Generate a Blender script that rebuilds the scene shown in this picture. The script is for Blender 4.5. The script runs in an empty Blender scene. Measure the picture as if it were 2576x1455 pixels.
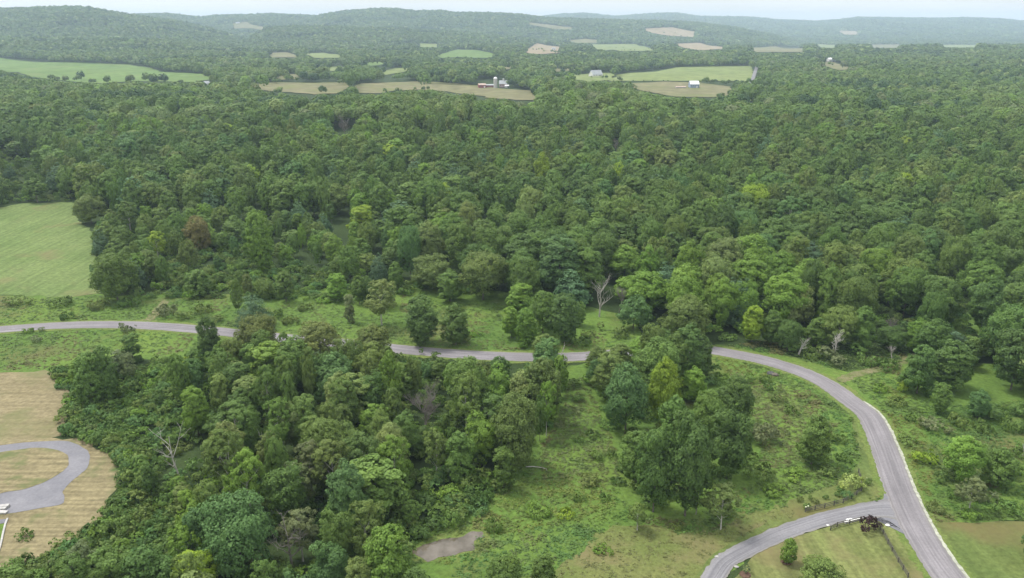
import bpy, math, random
import numpy as np
random.seed(7); RNG = np.random.default_rng(11)

# ------------------------------------------------------------------ camera, world, sun, exposure
scene = bpy.context.scene
COL = scene.collection
K = 4096 / 2575.0                 # the layout below was measured on a 2575 px wide view of the photograph
PITCH = math.radians(18.7); CAMZ = 100.0; FV = 3154.0 / K; CX, CY = 1287.5, 727.5
cam = bpy.data.cameras.new("camera"); camo = bpy.data.objects.new("camera", cam); COL.objects.link(camo)
cam.sensor_width = 36; cam.lens = 36 * 3154.0 / 4096; cam.clip_start = 1; cam.clip_end = 60000
camo.location = (0, 0, CAMZ); camo.rotation_euler = (math.pi / 2 - PITCH, 0, 0)
scene.camera = camo
SUN_EL, SUN_AZ = math.radians(60), math.radians(-62)      # azimuth from +Y towards +X
w = bpy.data.worlds.new("World"); scene.world = w; w.use_nodes = True
nt = w.node_tree; nt.nodes.clear()
def wn(t, **k):
    n = nt.nodes.new(t)
    for a, v in k.items(): setattr(n, a, v)
    return n
out = wn('ShaderNodeOutputWorld'); bg = wn('ShaderNodeBackground'); bg.inputs[1].default_value = 0.1
sky = wn('ShaderNodeTexSky', sky_type='NISHITA', sun_disc=False, sun_elevation=SUN_EL, sun_rotation=SUN_AZ)
tc = wn('ShaderNodeTexCoord'); mp = wn('ShaderNodeMapping'); mp.inputs['Scale'].default_value = (1.6, 1.6, 9)
no = wn('ShaderNodeTexNoise'); no.inputs['Scale'].default_value = 1.5; no.inputs['Detail'].default_value = 5
cr = wn('ShaderNodeValToRGB'); cr.color_ramp.elements[0].position = .36; cr.color_ramp.elements[1].position = .66
cr.color_ramp.elements[0].color = (.62, .62, .62, 1); cr.color_ramp.elements[1].color = (.97, .97, .97, 1)
sep = wn('ShaderNodeSeparateXYZ'); up = wn('ShaderNodeMapRange'); up.inputs[1].default_value = .05; up.inputs[2].default_value = .8
up.inputs[3].default_value = 8.0; up.inputs[4].default_value = 13.5
cl = wn('ShaderNodeVectorMath', operation='SCALE'); cl.inputs[0].default_value = (.985, .985, 1.0)
mx = wn('ShaderNodeMix', data_type='RGBA')
L = nt.links.new
L(tc.outputs['Generated'], mp.inputs[0]); L(mp.outputs[0], no.inputs[0]); L(no.outputs[0], cr.inputs[0])
L(tc.outputs['Generated'], sep.inputs[0]); L(sep.outputs[2], up.inputs[0]); L(up.outputs[0], cl.inputs['Scale'])
L(cr.outputs[0], mx.inputs[0]); L(sky.outputs[0], mx.inputs[6]); L(cl.outputs[0], mx.inputs[7])
L(mx.outputs[2], bg.inputs[0]); L(bg.outputs[0], out.inputs[0])
sl = bpy.data.lights.new("sun", 'SUN'); sl.energy = 2.6; sl.angle = math.radians(13); sl.color = (1, .96, .9)
so = bpy.data.objects.new("sun", sl); COL.objects.link(so)
from mathutils import Vector, Matrix
sd = Vector((math.sin(SUN_AZ) * math.cos(SUN_EL), math.cos(SUN_AZ) * math.cos(SUN_EL), math.sin(SUN_EL)))
so.rotation_euler = (-sd).to_track_quat('-Z', 'Y').to_euler(); so.location = (0, 0, 300)
vs = scene.view_settings; vs.view_transform = 'Standard'; vs.look = 'None'; vs.gamma = 1; vs.exposure = 0.5
scene.render.engine = 'CYCLES'
cy = scene.cycles; cy.use_denoising = True
try: cy.denoiser = 'OPENIMAGEDENOISE'
except Exception: pass
cy.max_bounces = 6; cy.diffuse_bounces = 3; cy.glossy_bounces = 2; cy.transmission_bounces = 3; cy.volume_bounces = 1; cy.transparent_max_bounces = 4
cy.use_adaptive_sampling = False; cy.caustics_reflective = False; cy.caustics_refractive = False

# ------------------------------------------------------------------ projection and terrain height
SP, CP = math.sin(PITCH), math.cos(PITCH)
def proj(x, y, z):
    d = CAMZ - z; dep = np.maximum(y * CP + d * SP, 1e-3)
    return CX + FV * x / dep, CY + FV * (d * CP - y * SP) / dep, dep
def zat(y, yv):            # height of a point at forward distance y that is seen at view row yv
    return CAMZ - y * np.tan(PITCH + np.arctan((yv - CY) / FV))
def sstep(a, b, v):
    t = np.clip((v - a) / (b - a), 0, 1); return t * t * (3 - 2 * t)
def wob(x, y, s, seed=0):  # smooth pseudo noise in about -1..1
    r = np.random.default_rng(seed); v = 0
    for k in range(5):
        a = r.uniform(0, 6.28); f = 6.28 / s * r.uniform(.6, 1.5); v = v + np.sin(x * math.cos(a) * f + y * math.sin(a) * f + r.uniform(0, 6.28))
    return v / 2.6
RIDGES = [   # forward distance, front width, back width, crest line as seen
 (2950, 520, 900, [(-900,60),(-300,72),(0,88),(200,90),(403,92),(512,106),(632,137),(683,150),(760,175)]),
 (4300, 900, 1200, [(-900,40),(-400,22),(0,16),(82,14),(171,12),(219,14),(290,27),(355,37),(430,47),(506,62),(600,90),(700,125)]),
 (6600, 1500, 1500, [(100,70),(200,45),(355,33),(427,32),(506,41),(547,36),(598,35),(683,34),(786,38),(850,50),(950,80),(1000,110)]),
 (4200, 700, 900, [(560,100),(650,66),(817,66),(990,72),(1160,82),(1330,100),(1420,112),(1500,125)]),
 (6100, 1300, 1300, [(640,90),(786,45),(817,36),(885,26),(960,22),(1001,23),(1043,28),(1107,27),(1145,32),(1227,33),(1302,37),(1380,46),(1500,50),(1634,53),(1700,55),(1755,58),(1854,71),(1948,89),(2000,100),(2060,118)]),
 (11000, 2600, 2500, [(1150,80),(1250,52),(1364,43),(1415,37),(1473,35),(1545,43),(1637,36),(1697,34),(1755,43),(1890,45),(1948,51),(2054,55),(2109,51),(2157,45),(2292,47),(2365,48),(2420,46),(2511,49),(2575,55),(2800,58),(3400,50)]),
]
def H(x, y):
    x = np.asarray(x, float); y = np.asarray(y, float)
    xv = CX + FV / CP * x / np.maximum(y, 40)
    base = -58 * sstep(3000, 5600, y) - 6 * sstep(1300, 2000, y)
    base = base + .5 * wob(x, y, 260, 3) * sstep(330, 600, y) + 2.5 * wob(x, y, 420, 4) * sstep(450, 900, y) + 5 * wob(x, y, 900, 5) * sstep(1500, 3000, y)
    base = base + 11 * np.exp(-(((y - 860) / 250) ** 2 + ((x + 70) / 480) ** 2))
    base = base - 8 * np.exp(-(((y - 1250) / 260) ** 2 + ((x - 330) / 330) ** 2))
    h = base
    for D, wf, wb, cr_ in RIDGES:
        xs, ys = zip(*cr_); ys = np.interp(xv, xs, ys)
        top = zat(D, ys) - 13
        edge = sstep(xs[0], xs[0] + 120, xv) * (1 - sstep(xs[-1] - 120, xs[-1], xv))
        wgt = np.where(y < D, np.exp(-((y - D) / wf) ** 2 * 1.0), np.exp(-((y - D) / wb) ** 2)) * edge
        rough = 1 + .10 * wob(x, y, D * .10, int(D)) * sstep(.02, .3, wgt) * (1 - sstep(.7, .97, wgt))
        r_ = base + (top - base) * wgt * rough
        h = np.maximum(h, r_) + 4 * np.exp(-np.abs(h - r_) / 6) - 4 * np.exp(-np.abs(base - r_) / 6) * 1.0
    return h
_YS = np.concatenate([np.linspace(60, 700, 900), np.geomspace(700, 14000, 3000)[1:]])
def at(xv, yv, up_=0.0):   # view point -> point on the terrain
    tn = math.tan(PITCH + math.atan((yv - CY) / FV)); zz = CAMZ - _YS * tn
    dep = _YS * CP + (CAMZ - zz) * SP; xx = (xv - CX) / FV * dep
    g = zz - H(xx, _YS) - up_; i = np.argmax(g < 0)
    if not (g < 0).any(): i = len(_YS) - 1
    if i == 0: i = 1
    f = g[i - 1] / (g[i - 1] - g[i]) if g[i - 1] != g[i] else 0
    y = _YS[i - 1] + (_YS[i] - _YS[i - 1]) * min(max(f, 0), 1)
    x = xx[i - 1] + (xx[i] - xx[i - 1]) * min(max(f, 0), 1)
    return float(x), float(y), float(H(x, y))
def Z1(p): return (p[0] / 1.722 + 2600) / K, (p[1] / 1.722 + 1600) / K        # enlargements used for measuring
def Z2(p): return (p[0] / 3.637 + 3100) / K, (p[1] / 3.637 + 1850) / K
def Z6(p): return (p[0] / 1.7219 + 2600) / K, (p[1] / 1.7219 + 1000) / K
def Z7(p): return (p[0] / 1.5921) / K, (p[1] / 1.5921 + 1400) / K
def Z8(p): return (p[0] / 1.84 + 1300) / K, (p[1] / 1.84 + 1600) / K
def inpoly(px, py, poly):
    px = np.asarray(px); py = np.asarray(py); c = np.zeros(px.shape, bool); n = len(poly)
    for i in range(n):
        x1, y1 = poly[i]; x2, y2 = poly[i - 1]
        if y1 == y2: continue
        k = (y1 > py) != (y2 > py)
        c ^= k & (px < (x2 - x1) * (py - y1) / (y2 - y1) + x1)
    return c

# ------------------------------------------------------------------ materials
class NT:
    def __init__(s, name):
        s.m = bpy.data.materials.new(name); s.m.use_nodes = True; s.t = s.m.node_tree; s.t.nodes.clear()
        s.o = s.n('ShaderNodeOutputMaterial')
    def n(s, t, **k):
        n = s.t.nodes.new(t)
        for a, v in k.items(): setattr(n, a, v)
        return n
    def l(s, a, b): s.t.links.new(a, b)
    def noise(s, scale, detail=4, rough=.55, vec=None, stretch=None):
        n = s.n('ShaderNodeTexNoise'); n.inputs['Scale'].default_value = scale; n.inputs['Detail'].default_value = detail; n.inputs['Roughness'].default_value = rough
        if vec is None: vec = s.n('ShaderNodeNewGeometry').outputs['Position']
        if stretch:
            m = s.n('ShaderNodeMapping'); m.inputs['Scale'].default_value = stretch[:3]
            if len(stretch) > 3: m.inputs['Rotation'].default_value = (0, 0, stretch[3])
            s.l(vec, m.inputs[0]); vec = m.outputs[0]
        s.l(vec, n.inputs['Vector']); return n.outputs[0]
    def ramp(s, f, stops):
        r = s.n('ShaderNodeValToRGB'); e = r.color_ramp.elements
        while len(e) < len(stops): e.new(.5)
        for q, (p, c) in zip(e, stops): q.position = p; q.color = (c if isinstance(c, tuple) else (c, c, c)) + (1,)
        s.l(f, r.inputs[0]); return r.outputs[0]
    def mix(s, f, a, b, mode='MIX'):
        m = s.n('ShaderNodeMix', data_type='RGBA', blend_type=mode)
        for sock, v in ((m.inputs[0], f), (m.inputs[6], a), (m.inputs[7], b)):
            if hasattr(v, 'links'): s.l(v, sock)
            elif isinstance(v, (int, float)): sock.default_value = v if sock.type == 'VALUE' else (v, v, v, 1)
            else: sock.default_value = tuple(v) + (1,)
        return m.outputs[2]
    def end(s, col, rough=.9, spec=.2, bump=None, bd=.3, metal=0, transl=0):
        p = s.n('ShaderNodeBsdfPrincipled'); p.inputs['Roughness'].default_value = rough; p.inputs['Specular IOR Level'].default_value = spec; p.inputs['Metallic'].default_value = metal
        if hasattr(col, 'links'): s.l(col, p.inputs[0])
        else: p.inputs[0].default_value = tuple(col) + (1,)
        if bump is not None:
            b = s.n('ShaderNodeBump'); b.inputs['Distance'].default_value = bd; b.inputs['Strength'].default_value = .8; s.l(bump, b.inputs['Height']); s.l(b.outputs[0], p.inputs['Normal'])
        r = p.outputs[0]
        if transl:
            t = s.n('ShaderNodeBsdfTranslucent'); s.l(col, t.inputs[0]); q = s.n('ShaderNodeMixShader'); q.inputs[0].default_value = transl
            s.l(r, q.inputs[1]); s.l(t.outputs[0], q.inputs[2]); r = q.outputs[0]
        s.l(r, s.o.inputs[0]); return s.m
def plain(name, col, rough=.8, spec=.3, var=.25, scale=3.0, metal=0):
    a = NT(name); f = a.noise(scale, 4)
    return a.end(a.mix(a.ramp(f, [(.3, 0.0), (.7, 1.0)]), tuple(c * (1 - var) for c in col), tuple(min(1, c * (1 + var)) for c in col)), rough, spec, metal=metal)
def leafmat(name, src):
    a = NT(name); t = a.n('ShaderNodeAttribute', attribute_name='tint', attribute_type=src)
    g = a.n('ShaderNodeNewGeometry'); c = a.n('ShaderNodeAttribute', attribute_name='clump', attribute_type='GEOMETRY')
    v = a.ramp(g.outputs['Random Per Island'], [(0, .80), (.5, 1.0), (1, 1.22)]) if src != 'GEOMETRY' else a.ramp(a.noise(.23, 2), [(.3, .82), (.7, 1.2)])
    col = a.mix(1.0, t.outputs['Color'], v, 'MULTIPLY')
    if src != 'GEOMETRY':
        cv = a.ramp(c.outputs['Fac'], [(0, (.86, .88, .9)), (.6, (1.0, 1.0, 1.0)), (1, (1.2, 1.14, 1.02))])
        col = a.mix(1.0, col, cv, 'MULTIPLY')
    return a.end(col, .6, .2, transl=.3)
M = {}
M['leaf'] = leafmat('leaves', 'INSTANCER'); M['leafg'] = leafmat('leaves_of_far_wood', 'GEOMETRY')
M['bark'] = plain('bark', (.13, .115, .095), .95, .1, .35, 1.2)
M['palebark'] = plain('pale_bark', (.42, .40, .36), .9, .15, .2, .9)
M['deadwood'] = plain('dead_wood', (.33, .31, .28), .9, .15, .25, .9)
M['twig'] = plain('grey_twigs', (.20, .18, .16), .95, .1, .25, .7)
def groundmat(name, stops, scale, fine=1.2, tint=None, stripes=None, bd=.25):
    dm = lambda c: tuple(q * .70 for q in c); stops = [(p, dm(c)) for p, c in stops]; tint = [(t[0], t[1], t[2], dm(t[3]), t[4]) for t in tint] if tint else None
    a = NT(name); big = a.noise(scale, 5, .6); c = a.ramp(big, stops)
    f = a.noise(fine, 5, .65); c = a.mix(1.0, c, a.ramp(f, [(.3, .72), (.7, 1.28)]), 'MULTIPLY')
    if stripes:
        (sx, sy, ang, k) = stripes; st = a.noise(1.0, 2, .5, stretch=(sx, sy, .05, ang)); c = a.mix(1.0, c, a.ramp(st, [(.35, 1 - k), (.65, 1 + k)]), 'MULTIPLY')
    if tint:
        for (sc, lo, hi, col, seedoff) in tint:
            vec = a.n('ShaderNodeNewGeometry').outputs['Position']; m = a.n('ShaderNodeMapping'); m.inputs['Location'].default_value = (seedoff, seedoff * .7, 0); a.l(vec, m.inputs[0])
            q = a.noise(sc, 4, .6, m.outputs[0]); c = a.mix(a.ramp(q, [(lo, 0.0), (hi, 1.0)]), c, col)
    return a.end(c, .95, .1, f, bd)
M['floor'] = groundmat('forest_floor', [(.3, (.035, .060, .020)), (.7, (.065, .10, .032))], .05)
M['meadow'] = groundmat('meadow_grass', [(.3, (.105, .185, .040)), (.5, (.135, .225, .046)), (.7, (.17, .255, .05))], .035, .9, [(.028, .54, .68, (.165, .17, .062), 40.)])
M['mown'] = groundmat('mown_grass', [(.3, (.145, .215, .066)), (.7, (.20, .262, .092))], .03, .6, [(.035, .56, .75, (.24, .21, .10), 17.), (.2, .62, .8, (.15, .20, .05), 5.)], (.55, .03, .22, .13), .1)
M['hay'] = groundmat('dry_cut_hay', [(.3, (.265, .225, .125)), (.7, (.335, .285, .165))], .06, .8, [(.05, .52, .72, (.20, .215, .09), 9.)], (.05, .6, .12, .12), .1)
M['yard'] = groundmat('patchy_dry_lawn', [(.3, (.265, .225, .125)), (.7, (.325, .28, .155))], .08, .9, [(.09, .53, .66, (.17, .195, .078), 3.), (.07, .62, .72, (.11, .165, .05), 88.)], (.05, .9, -.1, .2), .1)
M['lawn'] = groundmat('striped_lawn', [(.3, (.165, .20, .062)), (.7, (.215, .235, .085))], .05, 1.0, [(.04, .48, .66, (.27, .225, .11), 30.)], (.55, .03, .55, .26), .1)
M['lawn2'] = groundmat('plain_lawn', [(.3, (.125, .18, .05)), (.7, (.175, .215, .065))], .05, 1.0, [(.03, .5, .7, (.21, .17, .075), 60.)], (.5, .06, .5, .1), .1)
M['rough'] = groundmat('rough_grass', [(.3, (.155, .205, .055)), (.7, (.215, .225, .08))], .07, 1.2, [(.06, .5, .68, (.25, .21, .105), 33.), (.045, .55, .7, (.12, .20, .045), 71.)])
M['verge'] = groundmat('road_verge', [(.3, (.13, .21, .045)), (.7, (.21, .25, .075))], .2, 1.5)
M['track'] = groundmat('dirt_track', [(.35, (.15, .19, .06)), (.65, (.28, .25, .14))], .3, 1.5)
M['ffgreen'] = groundmat('far_green_crop', [(.3, (.13, .22, .055)), (.7, (.175, .26, .07))], .012, .05, [(.01, .55, .7, (.19, .25, .08), 100.)], (.02, .004, .5, .07), .1)
M['ffpale'] = groundmat('far_pale_crop', [(.3, (.20, .26, .085)), (.7, (.25, .295, .11))], .008, .05, None, (.02, .004, -.3, .05), .1)
M['fftan'] = groundmat('far_tan_field', [(.3, (.20, .20, .095)), (.7, (.26, .24, .13))], .012, .05, [(.014, .5, .7, (.20, .225, .08), 100.)], (.03, .005, .4, .07), .1)
M['ffdry'] = groundmat('far_dry_pasture', [(.3, (.33, .265, .165)), (.7, (.40, .325, .21))], .02, .06, [(.02, .55, .7, (.22, .21, .1), 50.)], None, .1)
def roadmat(name, base, edge, track):
    base, edge, track = [tuple(q * .76 for q in c) for c in (base, edge, track)]
    a = NT(name); uv = a.n('ShaderNodeUVMap'); uv.uv_map = 'UVMap'; s = a.n('ShaderNodeSeparateXYZ'); a.l(uv.outputs[0], s.inputs[0])
    e = a.ramp(s.outputs[0], [(0, 1.0), (.07, .25), (.16, 0.0), (.84, 0.0), (.93, .25)]); 
    n1 = a.noise(1.0, 5, .65, uv.outputs[0], (11, .03, 1)); n2 = a.noise(2.2, 5, .7); n3 = a.noise(.12, 3)
    c = a.mix(a.ramp(n1, [(.38, 0.0), (.62, 1.0)]), tuple(q * .9 for q in base), tuple(q * 1.12 for q in track))
    c = a.mix(1.0, c, a.ramp(n2, [(.3, .86), (.7, 1.13)]), 'MULTIPLY'); c = a.mix(1.0, c, a.ramp(n3, [(.35, .92), (.65, 1.07)]), 'MULTIPLY')
    c = a.mix(e, c, edge)
    return a.end(c, .9, .2, n2, .03)
M['road'] = roadmat('worn_asphalt', (.225, .213, .222), (.28, .265, .235), (.275, .258, .267))
M['drive'] = roadmat('gravel_drive', (.215, .212, .228), (.27, .255, .22), (.27, .265, .275))
a = NT('grey_gravel_yard'); q = a.noise(1.8, 5, .7); q2 = a.noise(.16, 4, .6)
M['drive2'] = a.end(a.mix(1.0, a.mix(a.ramp(q2, [(.35, 0.0), (.65, 1.0)]), (.155, .155, .17), (.205, .203, .217)), a.ramp(q, [(.3, .88), (.7, 1.12)]), 'MULTIPLY'), .9, .2, q, .03)
M['gravel'] = plain('pale_gravel', (.34, .35, .28), .95, .1, .3, 1.2)
a = NT('muddy_water'); M['water'] = a.end(a.mix(a.ramp(a.noise(.35, 3), [(.35, 0.0), (.65, 1.0)]), (.085, .072, .05), (.155, .135, .105)), .05, .5, a.noise(1.6, 2), .006)
M['wood'] = plain('weathered_fence_wood', (.105, .10, .082), .9, .2, .25, 2.)
M['white'] = plain('white_paint', (.70, .69, .66), .6, .4, .05, .8)
M['roofwhite'] = plain('white_metal_roof', (.78, .78, .78), .45, .5, .03, .4)
M['barnblue'] = plain('grey_blue_siding', (.27, .33, .42), .7, .3, .1, .3)
M['barnred'] = plain('red_barn_boards', (.25, .075, .08), .8, .3, .2, .4)
M['rust'] = plain('rusted_roof', (.40, .30, .24), .7, .4, .25, .3)
M['concrete'] = plain('silo_concrete', (.46, .45, .42), .85, .2, .1, .3)
M['greyroof'] = plain('grey_shingles', (.34, .36, .37), .8, .3, .12, .4)
M['darkglass'] = plain('dark_opening', (.05, .055, .06), .3, .5, .1, 1.)
M['pinkwall'] = plain('pinkish_boards', (.45, .33, .32), .8, .3, .1, .4)
M['stone'] = plain('pale_stone', (.40, .39, .37), .9, .2, .2, 1.5)
M['darkrock'] = plain('dark_rock', (.085, .085, .085), .9, .2, .5, 1.5)
M['mulch'] = plain('brown_mulch', (.11, .07, .05), .95, .1, .3, 3.)
M['petal'] = plain('white_flower_heads', (.74, .80, .55), .8, .2, .1, 3.)

# ------------------------------------------------------------------ object helpers
def mesh(name, V, F, mats, uv=None):
    me = bpy.data.meshes.new(name); me.from_pydata([tuple(v) for v in V], [], [tuple(f) for f in F])
    for m in (mats if isinstance(mats, (list, tuple)) else [mats]): me.materials.append(m)
    if uv is not None:
        l = me.uv_layers.new(name='UVMap'); u = np.asarray(uv, np.float32)
        idx = np.zeros(len(me.loops), np.int32); me.loops.foreach_get('vertex_index', idx); l.data.foreach_set('uv', u[idx].ravel())
    me.update(); return me
def fastmesh(name, co, nside, mat, attrs=None, midx=None):   # co: (n*nside,3), faces of nside corners each, none shared
    me = bpy.data.meshes.new(name); n = len(co); nf = n // nside
    me.vertices.add(n); me.vertices.foreach_set('co', np.ascontiguousarray(co, np.float32).ravel())
    me.loops.add(n); me.loops.foreach_set('vertex_index', np.arange(n, dtype=np.int32))
    me.polygons.add(nf); me.polygons.foreach_set('loop_start', np.arange(0, n, nside, dtype=np.int32))
    for m in (mat if isinstance(mat, (list, tuple)) else [mat]): me.materials.append(m)
    if midx is not None: me.polygons.foreach_set('material_index', midx)
    for k, (typ, arr) in (attrs or {}).items():
        at_ = me.attributes.new(k, typ, 'POINT'); at_.data.foreach_set('color' if typ == 'FLOAT_COLOR' else 'value', np.ascontiguousarray(arr, np.float32).ravel())
    me.update(calc_edges=True); return me
def obj(name, me, parent=None, loc=None, **props):
    o = bpy.data.objects.new(name, me); COL.objects.link(o)
    if parent: o.parent = parent
    if loc is not None: o.location = loc
    for k, v in props.items(): o[k] = v
    return o
def thing(name, label, cat, loc, rz=0, group=None):
    o = bpy.data.objects.new(name, None); COL.objects.link(o); o.empty_display_size = .5
    o.location = loc; o.rotation_euler = (0, 0, rz); o['label'] = label; o['category'] = cat
    if group: o['group'] = group
    return o
class MB:                          # collects boxes, tubes, prisms into one mesh
    def __init__(s): s.v = []; s.f = []
    def add(s, v, f): b = len(s.v); s.v += [tuple(p) for p in v]; s.f += [tuple(i + b for i in q) for q in f]; return s
    def box(s, x0, x1, y0, y1, z0, z1):
        return s.add([(x, y, z) for z in (z0, z1) for y in (y0, y1) for x in (x0, x1)], [(0,2,3,1),(4,5,7,6),(0,1,5,4),(2,6,7,3),(0,4,6,2),(1,3,7,5)])
    def beam(s, a, b, wd, ht):
        a, b = Vector(a), Vector(b); d = (b - a).normalized(); n = Vector((-d.y, d.x, 0)).normalized() * wd / 2; u = d.cross(n).normalized() * ht / 2
        if u.z < 0: u = -u
        P = [p + i * n + j * u for p in (a, b) for j in (-1, 1) for i in (-1, 1)]
        return s.add(P, [(0,1,3,2),(4,6,7,5),(0,4,5,1),(2,3,7,6),(0,2,6,4),(1,5,7,3)])
    def tube(s, pts, rad, n=6):
        b = len(s.v); pts = [Vector(p) for p in pts]
        for i, p in enumerate(pts):
            d = (pts[min(i + 1, len(pts) - 1)] - pts[max(i - 1, 0)]).normalized()
            e = d.cross(Vector((.31, .95, .02))).normalized(); g = d.cross(e)
            for k in range(n): q = 6.28318 * k / n; s.v.append(tuple(p + (e * math.cos(q) + g * math.sin(q)) * rad[i]))
        for i in range(len(pts) - 1):
            for k in range(n): s.f.append((b + i*n + k, b + i*n + (k+1) % n, b + (i+1)*n + (k+1) % n, b + (i+1)*n + k))
        s.f.append(tuple(b + (len(pts) - 1) * n + k for k in range(n))); return s
    def lathe(s, prof, n=24, x=0, y=0):
        b = len(s.v)
        for r, z in prof:
            for k in range(n): q = 6.28318 * k / n; s.v.append((x + r * math.cos(q), y + r * math.sin(q), z))
        for i in range(len(prof) - 1):
            for k in range(n): s.f.append((b + i*n + k, b + i*n + (k+1) % n, b + (i+1)*n + (k+1) % n, b + (i+1)*n + k))
        return s
    def gable(s, L_, W, e, r, over=.4, th=.25):      # roof slabs over walls, ridge along x
        for sg in (-1, 1):
            y1 = sg * (W / 2 + over); k = (r - e) / (W / 2); z1 = r - k * (W / 2 + over); x = L_ / 2 + over
            s.add([(-x, 0, r), (x, 0, r), (x, y1, z1), (-x, y1, z1), (-x, 0, r + th), (x, 0, r + th), (x, y1, z1 + th), (-x, y1, z1 + th)],
                  [(0,1,2,3),(4,7,6,5),(0,4,5,1),(1,5,6,2),(2,6,7,3),(3,7,4,0)])
        return s
    def walls(s, L_, W, e, r):
        x, y = L_ / 2, W / 2
        return s.add([(-x,-y,0),(x,-y,0),(x,y,0),(-x,y,0),(-x,-y,e),(x,-y,e),(x,y,e),(-x,y,e),(-x,0,r),(x,0,r)],
                     [(0,1,5,4),(2,3,7,6),(1,2,6,9,5),(3,0,4,8,7),(4,5,9,8),(6,7,8,9)])
    def me(s, name, mat): return mesh(name, s.v, s.f, mat)
def rock_me(name, mat, sx, sy, sz, seed):
    r = random.Random(seed); m = MB(); P = []; n = 9
    for i in range(6):
        f = i / 5; rr = math.sin(math.pi * (.12 + .8 * f)) ; z = (1 - math.cos(math.pi * f)) / 2
        for k in range(n): q = 6.28 * k / n; j = r.uniform(.78, 1.15); P.append((sx * rr * j * math.cos(q), sy * rr * j * math.sin(q), sz * (z - .12) * r.uniform(.92, 1.08)))
    F = [(i*n + k, i*n + (k+1) % n, (i+1)*n + (k+1) % n, (i+1)*n + k) for i in range(5) for k in range(n)] + [tuple(5*n + k for k in range(n))]
    return mesh(name, P, F, mat)

# ------------------------------------------------------------------ the ground as one sheet
NR, NA = 330, 300
rr = np.concatenate([np.linspace(20, 620, 130), np.geomspace(620, 15000, NR - 130 + 1)[1:]])
aa = np.radians(np.linspace(-50, 50, NA)); R_, A_ = np.meshgrid(rr, aa, indexing='ij')
GX = R_ * np.sin(A_); GY = R_ * np.cos(A_) - 130; GZ = H(GX, GY)
ii, jj = np.meshgrid(np.arange(NR - 1), np.arange(NA - 1), indexing='ij'); b0 = (ii * NA + jj).ravel()
gm = mesh('ground', np.stack([GX.ravel(), GY.ravel(), GZ.ravel()], 1), np.stack([b0, b0 + 1, b0 + NA + 1, b0 + NA], 1), M['floor'])
gm.polygons.foreach_set('use_smooth', np.ones(len(gm.polygons), bool)); obj('ground', gm, kind='structure')

import bmesh
def ragged(P, step, amp, seed):   # walk round a world polygon and make its edge irregular
    r = np.random.default_rng(seed); out_ = []
    for i in range(len(P)):
        a_, b_ = np.array(P[i - 1]), np.array(P[i]); n = max(1, int(np.hypot(*(b_ - a_)) / step))
        for k in range(n): out_.append(a_ + (b_ - a_) * k / n)
    Q = np.array(out_); d = np.roll(Q, -1, 0) - np.roll(Q, 1, 0); d /= np.maximum(np.hypot(d[:, 0], d[:, 1]), 1e-6)[:, None]
    s_ = wob(Q[:, 0], Q[:, 1], step * 5, seed) * amp + r.normal(0, amp * .25, len(Q))
    return Q + np.stack([d[:, 1], -d[:, 0]], 1) * s_[:, None]
def sheet(name, P, mat, off, cell, amp=.6, step=2.5, seed=1, **props):   # drape a world polygon over the terrain
    Q = ragged(P, step, amp, seed) if amp else np.array(P)
    bm = bmesh.new(); bm.faces.new([bm.verts.new((p[0], p[1], 0)) for p in Q])
    bmesh.ops.triangulate(bm, faces=bm.faces[:])
    for ax in (0, 1):
        lo, hi = Q[:, ax].min(), Q[:, ax].max()
        for c in np.arange(lo + cell, hi, cell):
            nn = (1, 0, 0) if ax == 0 else (0, 1, 0); bmesh.ops.bisect_plane(bm, geom=bm.verts[:] + bm.edges[:] + bm.faces[:], plane_co=(c if ax == 0 else 0, c if ax else 0, 0), plane_no=nn)
    co = np.array([v.co[:] for v in bm.verts]); z = H(co[:, 0], co[:, 1]) + off
    for v, q in zip(bm.verts, z): v.co.z = q
    me = bpy.data.meshes.new(name); bm.normal_update()
    for f in bm.faces:
        if f.normal.z < 0: f.normal_flip()
    bm.to_mesh(me); bm.free(); me.materials.append(mat); props.setdefault('kind', 'structure'); return obj(name, me, **props)
def world(P): return [at(*p)[:2] for p in P]
def spline(P, n=8):
    P = [np.array(p, float) for p in P]; P = [2 * P[0] - P[1]] + P + [2 * P[-1] - P[-2]]; o = []
    for i in range(1, len(P) - 2):
        for k in range(n):
            t = k / n; a_, b_, c_, d_ = P[i-1:i+3]
            o.append(.5 * ((2*b_) + (c_ - a_)*t + (2*a_ - 5*b_ + 4*c_ - d_)*t*t + (3*b_ - a_ - 3*c_ + d_)*t**3))
    o.append(P[-2]); return np.array(o)
def strip(name, C_, width, mat, off, na=7, jag=0., seed=0, **props):
    C_ = np.array(C_); d = np.gradient(C_, axis=0); d /= np.hypot(d[:, 0], d[:, 1])[:, None]; nrm = np.stack([d[:, 1], -d[:, 0]], 1)
    s_ = np.concatenate([[0], np.cumsum(np.hypot(*np.diff(C_, axis=0).T))]); wv = np.broadcast_to(width, (len(C_),))
    r = np.random.default_rng(seed); V = []; UV = []
    for i in range(len(C_)):
        j0, j1 = r.normal(0, jag, 2)
        for k in range(na):
            u = k / (na - 1); q = C_[i] + nrm[i] * ((u - .5) * wv[i] + (j0 if k == 0 else j1 if k == na - 1 else 0)); V.append((q[0], q[1], 0)); UV.append((u, s_[i]))
    V = np.array(V); V[:, 2] = H(V[:, 0], V[:, 1]) + off
    F = [(i*na + k, i*na + k + 1, (i+1)*na + k + 1, (i+1)*na + k) for i in range(len(C_) - 1) for k in range(na - 1)]
    props.setdefault('kind', 'structure'); return obj(name, mesh(name, V, F, mat, UV), **props)

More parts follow.
